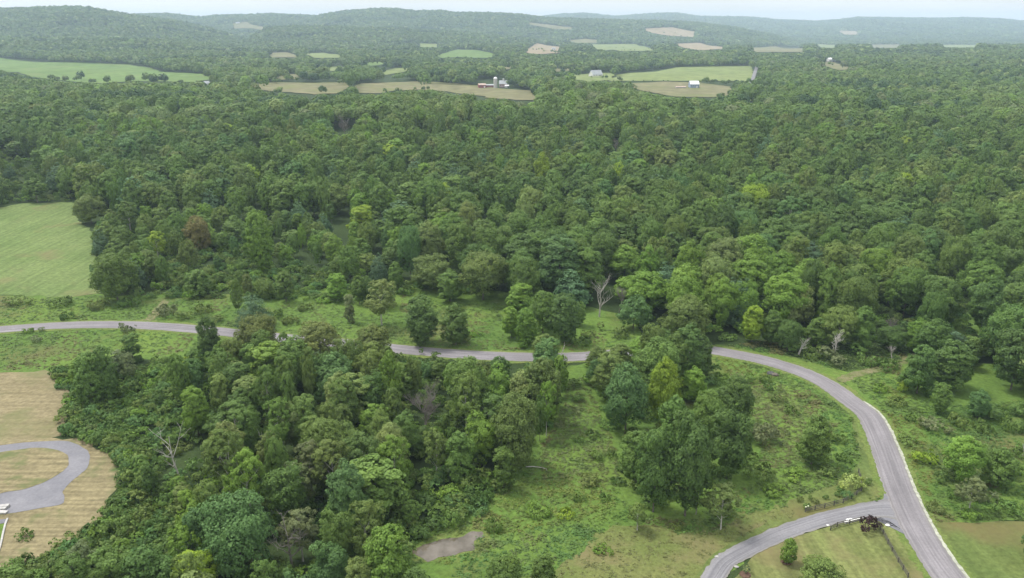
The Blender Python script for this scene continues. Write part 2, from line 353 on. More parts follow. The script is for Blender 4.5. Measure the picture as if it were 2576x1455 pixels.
# visible open areas, as seen
fieldA = [(-300,535),(0,522),(60,512),(178,510),(196,552),(232,585),(240,640),(245,700),(250,738),(170,750),(0,742),(-300,742)]
stripB = [(-300,745),(0,748),(170,752),(250,742),(330,752),(395,757),(430,752),(520,752),(600,750),(600,795),(600,828),(500,820),(380,808),(250,806),(100,810),(0,818),(-300,825)]
meadowC = [(-300,850),(0,842),(150,832),(330,830),(495,842),(490,880),(430,900),(350,885),(250,885),(150,915),(110,930),(0,932),(-300,940)]
fieldD = [(-300,940),(0,937),(115,930),(160,960),(172,1010),(165,1075),(150,1095),(80,1105),(0,1117),(-300,1140)]
yardP = [(-300,1100),(0,1110),(150,1095),(215,1105),(300,1150),(310,1190),(285,1250),(272,1300),(230,1345),(130,1400),(0,1440),(-300,1500)]
meadowE = [(620,790),(700,765),(800,760),(920,790),(1000,790),(1010,740),(1040,745),(1110,760),(1180,765),(1270,765),(1260,830),(1270,860),(1340,880),(1450,860),(1500,830),(1590,830),(1600,850),(1570,872),(1500,885),(1400,890),(1200,884),(1000,868),(860,853),(720,838),(620,832)]
meadowF = [(1425,960),(1480,945),(1505,1030),(1540,1100),(1560,1180),(1560,1260),(1640,1300),(1740,1310),(1830,1250),(1900,1210),(1915,1120),(1890,1040),(1850,960),(1800,920),(1790,893),(1900,905),(2030,950),(2120,1020),(2160,1090),(2200,1190),(2215,1260),(2180,1285),(2000,1310),(1880,1370),(1790,1455),(1750,1520),(1100,1540),(1150,1420),(1040,1415),(1020,1380),(1100,1335),(1200,1305),(1250,1240),(1310,1190),(1390,1080),(1420,1000)]
meadowI = [(2140,955),(2265,918),(2270,990),(2330,1010),(2420,1020),(2575,1010),(2800,1000),(2800,1310),(2575,1310),(2350,1312),(2330,1290),(2290,1190),(2250,1090),(2190,1010)]
lawnR = [(2345,1316),(2575,1312),(3400,1312),(3400,1600),(2480,1600),(2420,1455),(2370,1360)]
lawnJ = [(1850,1450),(1900,1392),(1990,1352),(2100,1320),(2190,1307),(2240,1310),(2285,1360),(2335,1430),(2385,1520),(1790,1520)]
clearR = [(2385,800),(2440,785),(2500,785),(2480,835),(2410,848)]
fieldA_w, D_w = world(fieldA), world(fieldD)
sheet('meadow', world([(-300,742),(170,744),(600,740),(1000,720),(1290,735),(1600,800),(1620,870),(1500,892),(1200,892),(900,872),(620,842),(300,812),(0,822),(-300,830)]), M['meadow'], .035, 12, 1.2, seed=2)
sheet('meadow', world([(-300,835),(300,822),(520,840),(640,862),(560,900),(420,915),(340,900),(160,960),(120,940),(-300,945)]), M['meadow'], .035, 12, 1.0, seed=3)
sheet('meadow', world([(1420,930),(1500,905),(1790,885),(1960,915),(2150,1000),(2215,1180),(2225,1280),(2010,1315),(1880,1380),(1760,1540),(960,1560),(1010,1400),(1090,1330),(1230,1230),(1380,1060)]), M['meadow'], .035, 12, 1.2, seed=4)
sheet('meadow', world([(1800,868),(1960,890),(2130,935),(2300,900),(3300,980),(3400,1315),(2340,1318),(2230,1080),(2120,960)]), M['meadow'], .035, 12, 1.2, seed=5)
sheet('mown_field', fieldA_w, M['mown'], .08, 12, 1.0, seed=6)
sheet('hay_field', D_w, M['hay'], .08, 8, 1.3, seed=7)
sheet('dry_lawn', world(yardP), M['yard'], .07, 8, 1.2, seed=8)
sheet('striped_lawn', world(lawnJ), M['lawn'], .08, 8, .25, seed=9)
sheet('roadside_lawn', world(lawnR), M['lawn2'], .08, 8, .3, seed=10)
sheet('garden_lawn', world([Z1(p) for p in [(950,690),(1020,665),(1280,590),(1300,545),(1400,490),(1450,400),(1390,180),(1360,80),(1400,70),(1440,180),(1500,320),(1560,500),(1600,660),(1560,700),(1300,765),(1000,830),(760,925),(560,1040),(380,1200),(300,1229),(440,1060),(700,900),(930,760)]]), M['lawn2'], .08, 6, .3, seed=11)
sheet('meadow', world(clearR), M['meadow'], .035, 8, .8, seed=12)

sheet('rough_grass', world([(1330,1470),(1420,1420),(1520,1335),(1600,1310),(1700,1345),(1800,1330),(1900,1285),(1985,1275),(2030,1300),(1900,1365),(1800,1440),(1740,1560),(1300,1560)]), M['rough'], .06, 8, 1.5, seed=17)

# the road, the drives, the track
RC = [(-420,862),(-200,843),(0,830),(150,820),(300,818),(400,822),(500,830),(620,842),(760,856),(900,868),(1000,879),(1100,888),(1200,895),(1300,899),(1400,900),(1480,897),(1560,890),(1640,882),(1715,879),(1780,881)]
RC += [Z6(p) for p in [(600,725),(780,762),(950,812),(1075,857),(1190,912),(1290,975),(1380,1045)]] + [Z1(p) for p in [(1497,100),(1558,200),(1600,300),(1638,400),(1672,500),(1708,600),(1750,700),(1795,800),(1846,900),(1905,1000),(1968,1100),(2062,1229),(2260,1480)]]
RW = spline(world(RC), 9)
strip('road', RW, 6.7, M['road'], .16, 9, .10, 1)
d_ = np.gradient(RW, axis=0); d_ /= np.hypot(d_[:, 0], d_[:, 1])[:, None]; RN = np.stack([d_[:, 1], -d_[:, 0]], 1)
strip('road_verge', RW, 9.6, M['verge'], .11, 9, .35, 2)
rv = proj(RW[:, 0], RW[:, 1], 0 * RW[:, 0]); kx = np.argmax(rv[0] > Z6((1385, 0))[0])
sign = 1 if (RW + RN * 3.6)[kx + 60][0] > RW[kx + 60][0] else -1
strip('gravel_shoulder', (RW + sign * RN * 3.5)[kx:], .62, M['gravel'], .19, 3, .07, 3)
DC = spline(world([Z1(p) for p in [(1740,770),(1640,757),(1500,765),(1300,802),(1100,857),(900,925),(750,993),(600,1068),(510,1125),(440,1220),(380,1330)]]), 8)
strip('driveway', DC, np.interp(np.arange(len(DC)), [0, 8, 20, 40, len(DC)], [9.5, 7, 4.6, 4.2, 4.2]), M['drive'], .145, 7, .1, 4)
sheet('driveway_apron', world([Z1(p) for p in [(1612,650),(1600,690),(1540,735),(1500,745),(1500,805),(1580,812),(1660,845),(1720,890),(1755,930),(1830,900),(1740,690)]]), M['drive2'], .13, 4, .12, 1.0, 12)
loop_o = [(-700,760),(-300,660),(0,612),(200,590),(400,582),(480,600),(540,635),(568,680),(560,740),(510,800),(450,850),(400,905),(408,950),(390,985),(250,1015),(50,1045),(-100,1060),(-700,1150)]
loop_i = [(-700,900),(-300,700),(0,655),(100,640),(250,628),(340,635),(410,660),(440,700),(430,745),(370,800),(250,860),(130,895),(0,920),(-300,990),(-700,1000)]
lo_w, li_w = spline(world([Z7(p) for p in loop_o]), 5), spline(world([Z7(p) for p in loop_i]), 5)
sheet('loop_driveway', lo_w, M['drive2'], .12, 5, .15, 1.2, 13)
sheet('dry_lawn', li_w, M['yard'], .16, 5, .15, 1.2, 14)
strip('dirt_track', spline(world([Z6(p) for p in [(1300,905),(1360,880),(1480,845),(1620,815),(1740,775),(1830,720)]]), 6), 3.2, M['track'], .09, 5, .4, 5)
strip('dirt_track', spline(world([(368,808),(385,795),(402,775),(418,755)]), 6), 3.4, M['track'], .09, 5, .4, 6)
pondP = [Z8(p) for p in [(620,1110),(830,1040),(1010,1000),(1080,965),(1165,970),(1170,1010),(1090,1040),(1095,1110),(990,1140),(880,1165),(760,1190),(690,1150)]]
sheet('pond_bank', [tuple(np.array(p) * 1.0) for p in ragged(world([(1010,1392),(1080,1350),(1150,1335),(1190,1322),(1235,1328),(1235,1360),(1205,1400),(1120,1420),(1040,1415)]), 2, .4, 3)], M['verge'], .06, 5, 0, seed=15)
sheet('pond_water', world(pondP), M['water'], .10, 5, .35, 1.0, 16)

FF = [('ffgreen', [(-300,146),(0,147),(130,158),(330,164),(370,170),(405,182),(530,189),(540,200),(490,208),(330,206),(250,212),(140,202),(80,195),(0,178),(-300,175)]),
 ('fftan', [(588,213),(700,209),(790,210),(872,209),(880,216),(868,229),(845,237),(790,240),(760,236),(690,233),(640,224),(605,219)]),
 ('fftan', [(888,222),(905,212),(960,210),(1050,206),(1180,214),(1270,226),(1335,230),(1350,243),(1425,257),(1300,254),(1200,242),(1120,231),(1060,227),(1000,230),(940,237),(892,236)]),
 ('ffpale', [(1530,206),(1560,188),(1700,171),(1890,167),(1894,209),(1850,206),(1760,204),(1700,206)]),
 ('fftan', [(1500,214),(1660,208),(1760,209),(1835,220),(1850,235),(1800,247),(1700,245),(1640,235),(1580,222)]),
 ('ffpale', [(1425,192),(1480,187),(1550,184),(1535,203),(1480,207),(1420,200)]),
 ('ffgreen', [(1092,142),(1150,126),(1200,128),(1265,142),(1225,148),(1150,146),(1110,148)]),
 ('ffdry', [(1310,133),(1350,110),(1412,120),(1412,135),(1360,138)]),
 ('ffpale', [(945,188),(990,173),(1040,172),(1020,182),(960,192)]),
 ('ffdry', [(1610,74),(1690,70),(1752,82),(1745,95),(1690,92),(1640,84)]),
 ('ffpale', [(1480,113),(1600,112),(1668,128),(1560,131),(1500,125)]),
 ('ffdry', [(1678,113),(1760,109),(1850,126),(1760,128),(1720,122)]),
 ('fftan', [(1880,123),(1950,117),(2030,124),(2020,133),(1900,133)]),
 ('fftan', [(1325,57),(1380,63),(1446,71),(1440,76),(1385,73),(1330,64)]), ('fftan', [(2045,160),(2090,156),(2140,171),(2170,175),(2110,178)]),
 ('ffdry', [(2105,78),(2158,80),(2160,89),(2115,89)]), ('fftan', [(585,60),(622,56),(634,64),(668,70),(660,77),(588,73)]), ('fftan', [(2185,114),(2265,113),(2265,122),(2190,122)]),
 ('fftan', [(695,191),(755,187),(750,200),(702,203)]), ('ffpale', [(1048,111),(1108,112),(1104,121),(1056,120)]), ('ffpale', [(780,172),(850,168),(890,173),(860,180),(790,180)]), ('fftan', [(1420,103),(1470,99),(1505,102),(1500,109),(1450,110)]), ('ffpale', [(2050,112),(2105,115),(2108,123),(2055,121)]), ('ffpale', [(2360,114),(2460,114),(2462,121),(2370,121)]), ('ffgreen', [(895,160),(960,155),(990,160),(935,167)]), ('fftan', [(1378,176),(1440,171),(1455,177),(1400,183)]), ('ffpale', [(1900,214),(1960,222),(1955,232),(1905,226)]), ('fftan', [(1248,170),(1290,166),(1315,170),(1270,177)]), ('ffpale', [(1860,246),(1930,250),(1925,258),(1862,254)]),
 ('fftan', [(664,136),(720,133),(750,140),(745,147),(690,147)]), ('ffpale', [(756,137),(815,134),(860,140),(855,148),(790,148)])]
for i, (m_, P) in enumerate(FF):
    W_ = np.array(world(P)); D_ = W_[:, 1].mean(); o_ = .9 if D_ < 2300 else 2.0
    ext = max(np.ptp(W_[:, 0]), np.ptp(W_[:, 1])); 
    sheet('field', W_, M[m_], o_, max(40, ext / 30), 0 if D_ > 2600 else 3, 14, 40 + i)
def cull_poly(P, e): c = np.mean(P, 0); return [tuple(c + (np.array(p) - c) * e) for p in P]

# ------------------------------------------------------------------ leaf clouds: crown builders
def lobes_of(r, form):
    """centre and radius of the boughs of a crown about 18 m tall"""
    Lb = []
    def put(n, z0, z1, prof, fr, lr, jit=.25):
        for k in range(n):
            f = (k + .5) / n + r.uniform(-.5, .5) / n; z = z0 + (z1 - z0) * f; R = prof(f); th = k * 2.39996 + r.uniform(-.5, .5)
            q = fr * R * r.uniform(1 - jit, 1 + jit * .6); l_ = lr * r.uniform(.72, 1.3)
            Lb.append((q * math.cos(th), q * math.sin(th), z + r.uniform(-.5, .5), l_))
    if form == 'round':
        put(44, 3.6, 15.6, lambda f: 6.3 * math.sin(math.pi * (.16 + .74 * f)) ** .75, .70, 1.9, .35); Lb.append((0, 0, 15.3, 2.6)); Lb.append((0, 0, 10, 4.2))
    elif form == 'oval':
        put(42, 3.0, 16.8, lambda f: 5.0 * math.sin(math.pi * (.14 + .80 * f)) ** .8, .68, 1.6, .35); Lb.append((0, 0, 16.4, 1.9)); Lb.append((0, 0, 9, 3.4))
    elif form == 'broad':
        put(48, 4.0, 14.9, lambda f: 7.4 * math.sin(math.pi * (.2 + .66 * f)) ** .6, .72, 2.0, .38); Lb.append((.6, 0, 14.4, 3.0)); Lb.append((0, 0, 9.5, 5))
    elif form == 'cone':
        put(30, 2.0, 16.6, lambda f: 5.2 * (1 - f) ** .75 + .7, .66, 1.75); Lb.append((0, 0, 17, 1.2)); Lb.append((0, 0, 7, 3.2))
    elif form == 'airy':
        put(26, 6.5, 16.5, lambda f: 5.6 * math.sin(math.pi * (.22 + .62 * f)), .74, 1.55, .4); Lb.append((0, 0, 16.6, 1.8))
    elif form == 'column':
        put(24, 1.5, 16.8, lambda f: 3.2 * math.sin(math.pi * (.2 + .7 * f)) ** .5, .6, 1.6); Lb.append((0, 0, 16.8, 1.4)); Lb.append((0, 0, 8, 2.3))
    elif form == 'lopsided':
        put(34, 4.0, 15.5, lambda f: 5.6 * math.sin(math.pi * (.16 + .74 * f)) ** .7, .74, 1.75, .5); Lb += [(3.2, 1, 14.2, 2.6), (-2.5, -1.5, 16.2, 2.3), (0, 2.6, 10.5, 2.7), (0, 0, 9, 3.6)]
    elif form == 'pine':
        for k in range(9):
            z = 4 + 13.2 * k / 8; R = 4.8 * (1 - k / 9.5) ** .8 + .5; nb = max(3, 7 - k // 2)
            for j in range(nb): th = 6.283 * j / nb + k * .9 + r.uniform(-.2, .2); q = R * r.uniform(.5, .75); Lb.append((q * math.cos(th), q * math.sin(th), z + r.uniform(-.4, .4), R * .42 + .5))
    elif form == 'shrub':   # about 2.4 m tall
        for k in range(11): th = k * 2.4 + r.uniform(-.4, .4); q = 1.25 * math.sqrt((k + .5) / 11); Lb.append((q * math.cos(th), q * math.sin(th), 1.0 + .75 * (1 - q / 1.4) + r.uniform(-.15, .2), .62 * r.uniform(.75, 1.25)))
    elif form == 'bramble':
        for k in range(16): th = k * 2.4 + r.uniform(-.6, .6); q = 1.9 * math.sqrt((k + .5) / 16); Lb.append((q * math.cos(th), q * math.sin(th), .55 + r.uniform(-.2, .5), .55 * r.uniform(.7, 1.4)))
    if form in ('round', 'broad', 'lopsided', 'oval'): Lb = [q for q in Lb if r.random() > .13 or q[3] > 2.8]
    return np.array(Lb)
def leaf_cloud(seed, form, n, leaf, squash=.86, loose=.0):
    r = random.Random(seed); g = np.random.default_rng(seed); Lb = lobes_of(r, form); nl = len(Lb)
    p = Lb[:, 3] ** 2; p = p / p.sum(); cen = Lb[:, :3].mean(0); flat = .5 if form == 'pine' else squash
    small = form in ('shrub', 'bramble'); nt_ = int(n / 13) if small else max(260, int(n / 42)); ti = g.choice(nl, int(nt_ * 2.2), p=p)
    td = g.normal(size=(len(ti), 3)); td /= np.linalg.norm(td, axis=1)[:, None]
    to = Lb[ti, :3] - np.array([0, 0, cen[2] * .9]); to /= np.maximum(np.linalg.norm(to, axis=1), .3)[:, None]
    tp = Lb[ti, :3] + td * (Lb[ti, 3] * g.uniform(.72, 1.12 + loose, len(ti)))[:, None] * np.array([1, 1, flat])
    keep = (td * to).sum(1) + .55 * td[:, 2] > g.uniform(-1.0, .2, len(ti))
    for k in range(nl):
        q = (tp - Lb[k, :3]) / np.array([1, 1, flat]); keep &= (np.einsum('ij,ij->i', q, q) > (Lb[k, 3] * .74) ** 2) | (ti == k)
    tp, td, to, ti = tp[keep][:nt_], td[keep][:nt_], to[keep][:nt_], ti[keep][:nt_]; nt_ = len(tp)
    tr = Lb[ti, 3] * g.uniform(.26, .52, nt_) * (1.15 if form == 'pine' else 1)
    k = g.choice(nt_, int(n * 1.35), p=tr ** 2 / (tr ** 2).sum()); d2 = g.normal(size=(len(k), 3)); d2 /= np.linalg.norm(d2, axis=1)[:, None]
    pos = tp[k] + d2 * (tr[k] * (1.08 - np.abs(g.normal(0, max(.1, .16 + loose), len(k)))))[:, None] * np.array([1.05, 1.05, .72])
    keep = ((d2 * td[k]).sum(1) + .5 * d2[:, 2] > g.uniform(-1.0, .1, len(k))) & (pos[:, 2] > .12)
    pos, d, out_, li, k = pos[keep][:n], (d2 * .62 + td[k] * .55)[keep][:n], to[k][keep][:n], ti[k][keep][:n], k[keep][:n]; n = len(pos); tc_ = g.uniform(0, 1, nt_)
    nrm = d * .95 + out_ * .40 + g.normal(0, .27, (n, 3)) + np.array([0, 0, .25]); nrm /= np.linalg.norm(nrm, axis=1)[:, None]
    t = np.cross(nrm, g.normal(size=(n, 3))); t /= np.linalg.norm(t, axis=1)[:, None]; b = np.cross(nrm, t)
    s_ = leaf * g.uniform(.55, 1.35, n)[:, None] / 2; asp = g.uniform(.55, 1.0, n)[:, None]
    c4 = np.stack([pos - t*s_ - b*s_*asp*.6, pos + t*s_*.7 - b*s_*asp, pos + t*s_ + b*s_*asp*.7, pos - t*s_*.6 + b*s_*asp], 1) + nrm[:, None, :] * 0
    c4[:, 2] += nrm * s_ * .35; c4[:, 0] -= nrm * s_ * .2
    return c4.reshape(-1, 3), np.repeat(.5 * g.uniform(0, 1, nl)[li] + .5 * tc_[k], 4), Lb
def trunk_mb(seed, Lb, top, rad, nlimb):
    r = random.Random(seed + 99); m = MB(); zz = top * .72; lean = (r.uniform(-.5, .5), r.uniform(-.5, .5))
    pt = lambda f: (lean[0] * f * f, lean[1] * f * f, zz * f)
    m.tube([(0, 0, -.4)] + [pt(f) for f in (.08, .3, .55, .8, 1)], [rad * 1.35, rad, rad * .82, rad * .62, rad * .4, rad * .15], 8)
    idx = list(range(len(Lb))); r.shuffle(idx)
    for k in idx[:nlimb]:
        x, y, z, l_ = Lb[k]; f = min(.9, max(.2, (z - 2.2 - .35 * math.hypot(x, y)) / zz)); a_ = Vector(pt(f)); e = Vector((x, y, z)); mid = a_.lerp(e, .5) + Vector((0, 0, -.35))
        m.tube([a_, mid, e], [rad * .42 * (1 - f * .5), rad * .27 * (1 - f * .5), rad * .08], 5)
    return m
def crown_me(seed, form, n, leaf, loose=0.):
    c4, cl_, Lb = leaf_cloud(seed, form, n, leaf, loose=loose)
    return fastmesh('crown', c4, 4, M['leaf'], {'clump': ('FLOAT', cl_)}), Lb
FORMS = [('round', 0), ('oval', 1), ('broad', 2), ('cone', 3), ('airy', 4), ('column', 5), ('lopsided', 6), ('pine', 7), ('round', 8), ('broad', 9), ('oval', 10), ('lopsided', 11)]
HI = []
for i, (fm, sd_) in enumerate(FORMS):
    cm, Lb = crown_me(100 + sd_, fm, {'airy': 11000, 'column': 11000, 'pine': 12000}.get(fm, 19000), {'pine': .36, 'airy': .36}.get(fm, .40), .13 if fm == 'airy' else .07)
    HI.append((fm, cm, trunk_mb(sd_, Lb, 17, .26, 9 if fm != 'airy' else 14).me('trunk', M['palebark'] if fm == 'airy' else M['bark'])))
protos = bpy.data.collections.new('forest_tree_kinds'); ushr = bpy.data.collections.new('undergrowth_kinds')
for i, (fm, sd_) in enumerate(FORMS):
    c4, cl_, Lb = leaf_cloud(300 + sd_, fm, 6500, .60, loose=-.04); tm = trunk_mb(sd_, Lb, 17, .26, 6)
    me = fastmesh('forest_tree', c4, 4, [M['leaf'], M['bark']], {'clump': ('FLOAT', cl_)})
    bmx = bmesh.new(); bmx.from_mesh(me); nb = len(bmx.faces); vv = [bmx.verts.new(v) for v in tm.v]
    for f in tm.f:
        q = bmx.faces.new([vv[k] for k in f]); q.material_index = 1
    bmx.to_mesh(me); bmx.free(); protos.objects.link(bpy.data.objects.new('forest_tree_%02d' % i, me))
SHR = []
for i, (fm, n, lf) in enumerate([('shrub', 900, .24), ('shrub', 900, .22), ('bramble', 1100, .24), ('shrub', 600, .28), ('bramble', 900, .26)]):
    cm, Lb = crown_me(500 + i, fm, n, lf, .04); SHR.append((fm, cm))
    ushr.objects.link(bpy.data.objects.new('undergrowth_bush_%02d' % i, cm))
C = dict(mid=(.108,.192,.046), dark=(.086,.160,.042), olive=(.126,.196,.052), bright=(.138,.250,.044), yellow=(.205,.318,.038), pale=(.168,.242,.078), blue=(.094,.192,.062), brown=(.122,.170,.050), pine=(.088,.168,.084), grey=(.142,.192,.088), rust=(.185,.18,.06))
C = {k: (c[0] * 1.26, c[1] * 1.16, c[2] * 1.06) for k, c in C.items()}
WORD = dict(mid='mid green', dark='dark green', olive='olive green', bright='bright green', yellow='yellow green', pale='pale green', blue='bluish green', brown='brownish green', pine='blue green', grey='grey green', rust='rusty brown green')
FWORD = dict(round='rounded', oval='oval', broad='broad', cone='pointed', airy='open crowned', column='narrow', lopsided='uneven', pine='tiered')
DIM = dict(round=(17.9, 15.2), oval=(18.3, 12.0), broad=(17.4, 17.6), cone=(18.2, 12.0), airy=(18.4, 13.6), column=(18.2, 8.2), lopsided=(18.4, 16.0), pine=(18.6, 11.0))
def tcol(k, j=.14):
    b = random.uniform(-j, j); return tuple(float(c * (1 + b + random.uniform(-.04, .04))) for c in C[k])

# ------------------------------------------------------------------ where the trees stand
trees = []     # dict: x y z h w fi colour label(optional) hand
def hand(xb, yb, yt, wv, colk, fm, label=None, group=None, name='broadleaf_tree'):
    x, y, z = at(xb, yb); h = zat(y, yt) - z; dep = y * CP + (CAMZ - z) * SP; wd = wv * dep / FV
    fi = random.choice([i for i, f in enumerate(FORMS) if f[0] == fm]); trees.append(dict(x=x, y=y, z=z, h=float(max(h, 1.5)), w=wd, fi=fi, col=colk, label=label, hand=True, name=name, group=group))
HT = [
 (960,818,703,100,'pale','airy','pale feathery tree standing alone in the meadow north of the road'), (1062,866,745,100,'dark','oval','dark full tree in the roadside meadow, right of the pale feathery tree'),
 (1146,868,765,80,'dark','oval','smaller dark tree in the roadside meadow beside the full dark one'), (1308,790,714,78,'bright','oval','bright green tree at the back of the clump north of the road'),
 (1322,868,775,66,'bright','cone','bright green pointed tree at the front of the clump north of the road'), (1285,850,772,52,'bright','oval','small bright tree at the west end of the clump north of the road'),
 (1365,838,734,82,'mid','round','mid green tree in the middle of the clump north of the road'), (1418,862,740,88,'dark','oval','dark tree at the east end of the clump north of the road'),
 (1372,915,842,78,'olive','round','olive tree overhanging the near edge of the straight road'), (850,757,688,62,'bright','oval','bright green rounded small tree at the back of the meadow'),
 (880,812,738,28,'grey','column','thin grey green sapling left of the pale feathery tree'), (1090,728,640,120,'olive','broad','spreading olive tree with forked trunk at the wood edge above the meadow'),
 (1132,758,680,74,'mid','oval','mid green egg shaped tree in front of the spreading forked olive tree'), (1215,755,634,138,'olive','broad','big round olive oak at the wood edge above the meadow'),
 (1312,742,630,104,'dark','round','dark tree right of the big round olive oak'), (640,826,737,78,'pine','pine','blue green pine above the road beside the shrubby meadow'),
 (530,903,795,72,'dark','cone','dark pointed tree standing over the near edge of the left stretch of road'), (655,908,793,120,'brown','broad','broad brownish tree hiding the road beside the dark pointed tree'),
 (808,915,812,125,'brown','broad','broad brownish tree covering the road, left of its hidden stretch'), (940,922,820,105,'brown','round','brownish rounded tree where the road comes back into view'),
 (335,912,838,48,'dark','column','vine smothered stump tree like a green column in the left meadow'), (296,756,632,122,'mid','broad','large drooping tree at the corner of the mown field'),
 (238,1028,888,84,'mid','oval','mid green tree with pale trunk at the corner of the hay field'), (276,1016,874,76,'dark','oval','dark tree next to the pale trunked one by the hay field'),
 (330,968,888,48,'grey','airy','thin grey green tree behind the dark tree by the hay field'), (1664,1078,904,100,'yellow','round','glowing yellow green maple in the clump by the bend'),
 (1612,925,850,88,'bright','round','bright green round tree in front of the road in the bend clump'), (1726,952,818,108,'dark','oval','dark tall tree hiding the road beside the bend'),
 (1532,1005,888,96,'olive','oval','olive tree at the west edge of the bend clump'), (1572,1090,918,128,'blue','round','large bluish tree in front of the yellow green maple'),
 (1742,1010,925,70,'bright','oval','bright tree right of the yellow green maple'), (1840,1078,945,112,'dark','round','dark tree on the east side of the bend clump'),
 (1722,1298,1045,150,'dark','lopsided','largest dark oak at the front of the bend clump'), (1642,1288,1075,125,'dark','lopsided','dark tree just left of the largest oak of the bend clump'), (1690,1180,1000,110,'mid','oval','mid green tree behind the largest oak of the bend clump'), (1826,1205,1030,140,'dark','lopsided','big dark tree beside the largest oak of the bend clump'),
 (1600,1215,1085,100,'mid','oval','tall green tree left of the largest oak of the bend clump'), (1778,1120,985,100,'mid','round','mid green tree behind the big dark one in the bend clump'),
 (1500,938,872,60,'olive','round','low olive tree filling the road edge at the west of the bend clump'), (1560,942,866,72,'olive','oval','olive tree over the hidden road left of the bright round one'), (1665,935,830,84,'dark','oval','dark tree over the hidden road behind the yellow green maple'), (1758,945,845,66,'dark','oval','dark tree at the east end of the hidden road stretch'), (1695,960,838,80,'mid','oval','mid green tree between the two dark ones over the hidden road'),
 (1602,1335,1264,60,'olive','airy','low olive willow in the meadow below the largest oak'), (1656,1312,1278,38,'olive','shrub_','small olive bush in the meadow below the largest oak'),
 (1812,1332,1214,98,'pale','airy','pale feathery tree with bare twigs in the meadow near the driveway'), (2040,1168,1045,92,'mid','oval','lone mid green tree in the meadow inside the road bend'),
 (1890,862,769,60,'yellow','oval','pale topped yellow green tree on the wood edge behind the road'), (1978,884,806,74,'dark','broad','low dark spreading tree behind the leaning dead tree by the bend'), (2052,872,800,66,'mid','oval','mid green tree between the two dead trees, set back from the bend'), (2104,874,772,104,'olive','broad','wide olive tree directly behind the white dead tree by the bend'), (2164,880,772,72,'mid','oval','tall mid green tree right of the olive one behind the white dead tree'), (2238,876,822,84,'dark','broad','dark broad tree behind the small grey dead tree by the track'), (2302,884,802,66,'bright','oval','bright green tree behind the dark pointed one by the track'), (1936,866,782,60,'mid','oval','mid green tree right of the pale topped one on the wood edge'),
 (2305,990,868,92,'dark','cone','dark pointed tree beside the dirt track'),
 (2360,1040,965,56,'mid','oval','small green tree in front of the dark pointed one by the track'), (2360,792,698,80,'pale','oval','pale green tree left of the small dark clearing'),
 (2456,1052,982,60,'blue','oval','small bluish tree in the scrub right of the track'), (2415,1205,1100,112,'bright','round','bright green round tree in the scrub right of the road'),
 (2506,1225,1130,88,'mid','oval','mid green tree next to the bright round one right of the road'), (2436,1285,1200,76,'grey','airy','grey green willow in front of the bright round tree'),
 (612,1448,1243,215,'blue','broad','largest bluish green tree in the near wood'), (762,1412,1280,120,'grey','airy','grey green half bare tree beside the largest bluish one'),
 (490,1520,1392,145,'yellow','round','yellow green tree below the largest bluish one'), (500,1096,974,80,'bright','oval','bright yellow tinted tree in the near wood by the white broken snag'),
 (1292,1178,994,135,'olive','round','round olive tree with a dead limb on the meadow edge'), (1362,1066,905,115,'olive','oval','tall olive tree on the meadow edge below the road'),
 (1266,1230,1122,58,'mid','column','narrow green tree standing forward of the wood by the meadow'), (1180,1060,900,130,'mid','round','round green tree in the wood below the straight road'),
 (1258,985,898,70,'dark','oval','dark tree at the top of the wood by the straight road'), (912,600,515,64,'yellow','column','yellow green upright tree standing out of the middle wood'),
 (660,690,530,80,'bright','oval','bright tree in the young growth right of the mown field'), (1981,1418,1356,46,'bright','oval','small clipped tree on the striped lawn with a mulch ring'),
 (2062,1500,1412,125,'olive','round','round olive tree at the bottom of the striped lawn'), (2610,1415,1330,110,'dark','round','dark tree at the edge of the roadside lawn'),
 (1270,1490,1402,100,'mid','round','round green tree below the muddy pond'), (1368,1475,1400,72,'mid','oval','small green tree in the meadow below the pond'),
 (500,640,545,72,'rust','round','rusty tinted tree in the young growth beyond the mown field'), (400,660,580,60,'yellow','airy','yellow tinted tree with white trunk beside the mown field'),
 (330,590,505,72,'mid','airy','open tree beside the far corner of the mown field'), (230,562,490,85,'olive','broad','spreading olive tree at the far corner of the mown field'),
 (1810,1400,1395,3,'mid','shrub_',None)]
for t_ in HT:
    if t_[5] == 'shrub_': continue
    hand(*t_)
HTX = np.array([(t['x'], t['y'], t['w']) for t in trees])

SNV = [(1507,796,718,34),(1556,775,735,24),(2097,898,840,30),(2010,890,850,28),(455,1200,1085,60),(1065,1075,1008,45),(660,1150,1100,18),(1318,1150,1085,26),(750,1420,1340,45),(1412,890,862,16),(2225,850,812,34),(2243,900,870,22),(2345,795,765,25),(660,432,412,20),(865,340,302,28),(1552,382,356,14)]
SCV = [(185,1045),(320,955),(420,925),(445,1000),(425,1080),(335,1150),(300,1110)]
VIS = [[(a_ - c_, b0_), (a_ - c_, b1_), (a_ + c_, b1_), (a_ + c_, b0_)] for a_, b0_, b1_, c_ in SNV] + [SCV, fieldA, stripB, meadowC, fieldD, yardP, meadowE, meadowF, meadowI, lawnR, lawnJ, clearR, [(1560,1440),(3400,1440),(3400,1680),(1560,1680)]]
RL, RR_ = RW + RN * 4.6, RW - RN * 4.6
def road_vis(x0, x1):
    k = [i for i in range(len(RW)) if x0 <= rv[0][i] <= x1]; A = [proj(*RL[i], .2)[:2] for i in k]; B = [proj(*RR_[i], .2)[:2] for i in k]
    return [tuple(map(float, p)) for p in A + B[::-1]]
VIS += [road_vis(-300, 600), road_vis(985, 1345), road_vis(1405, 1485), road_vis(1780, 1950)]
k0 = np.argmax(rv[0] > 1940); VIS.append([tuple(map(float, proj(*p, .2)[:2])) for p in RL[k0:]] + [tuple(map(float, proj(*p, .2)[:2])) for p in RR_[k0:][::-1]])
FARV = [cull_poly(P, 1.0) for _, P in FF]
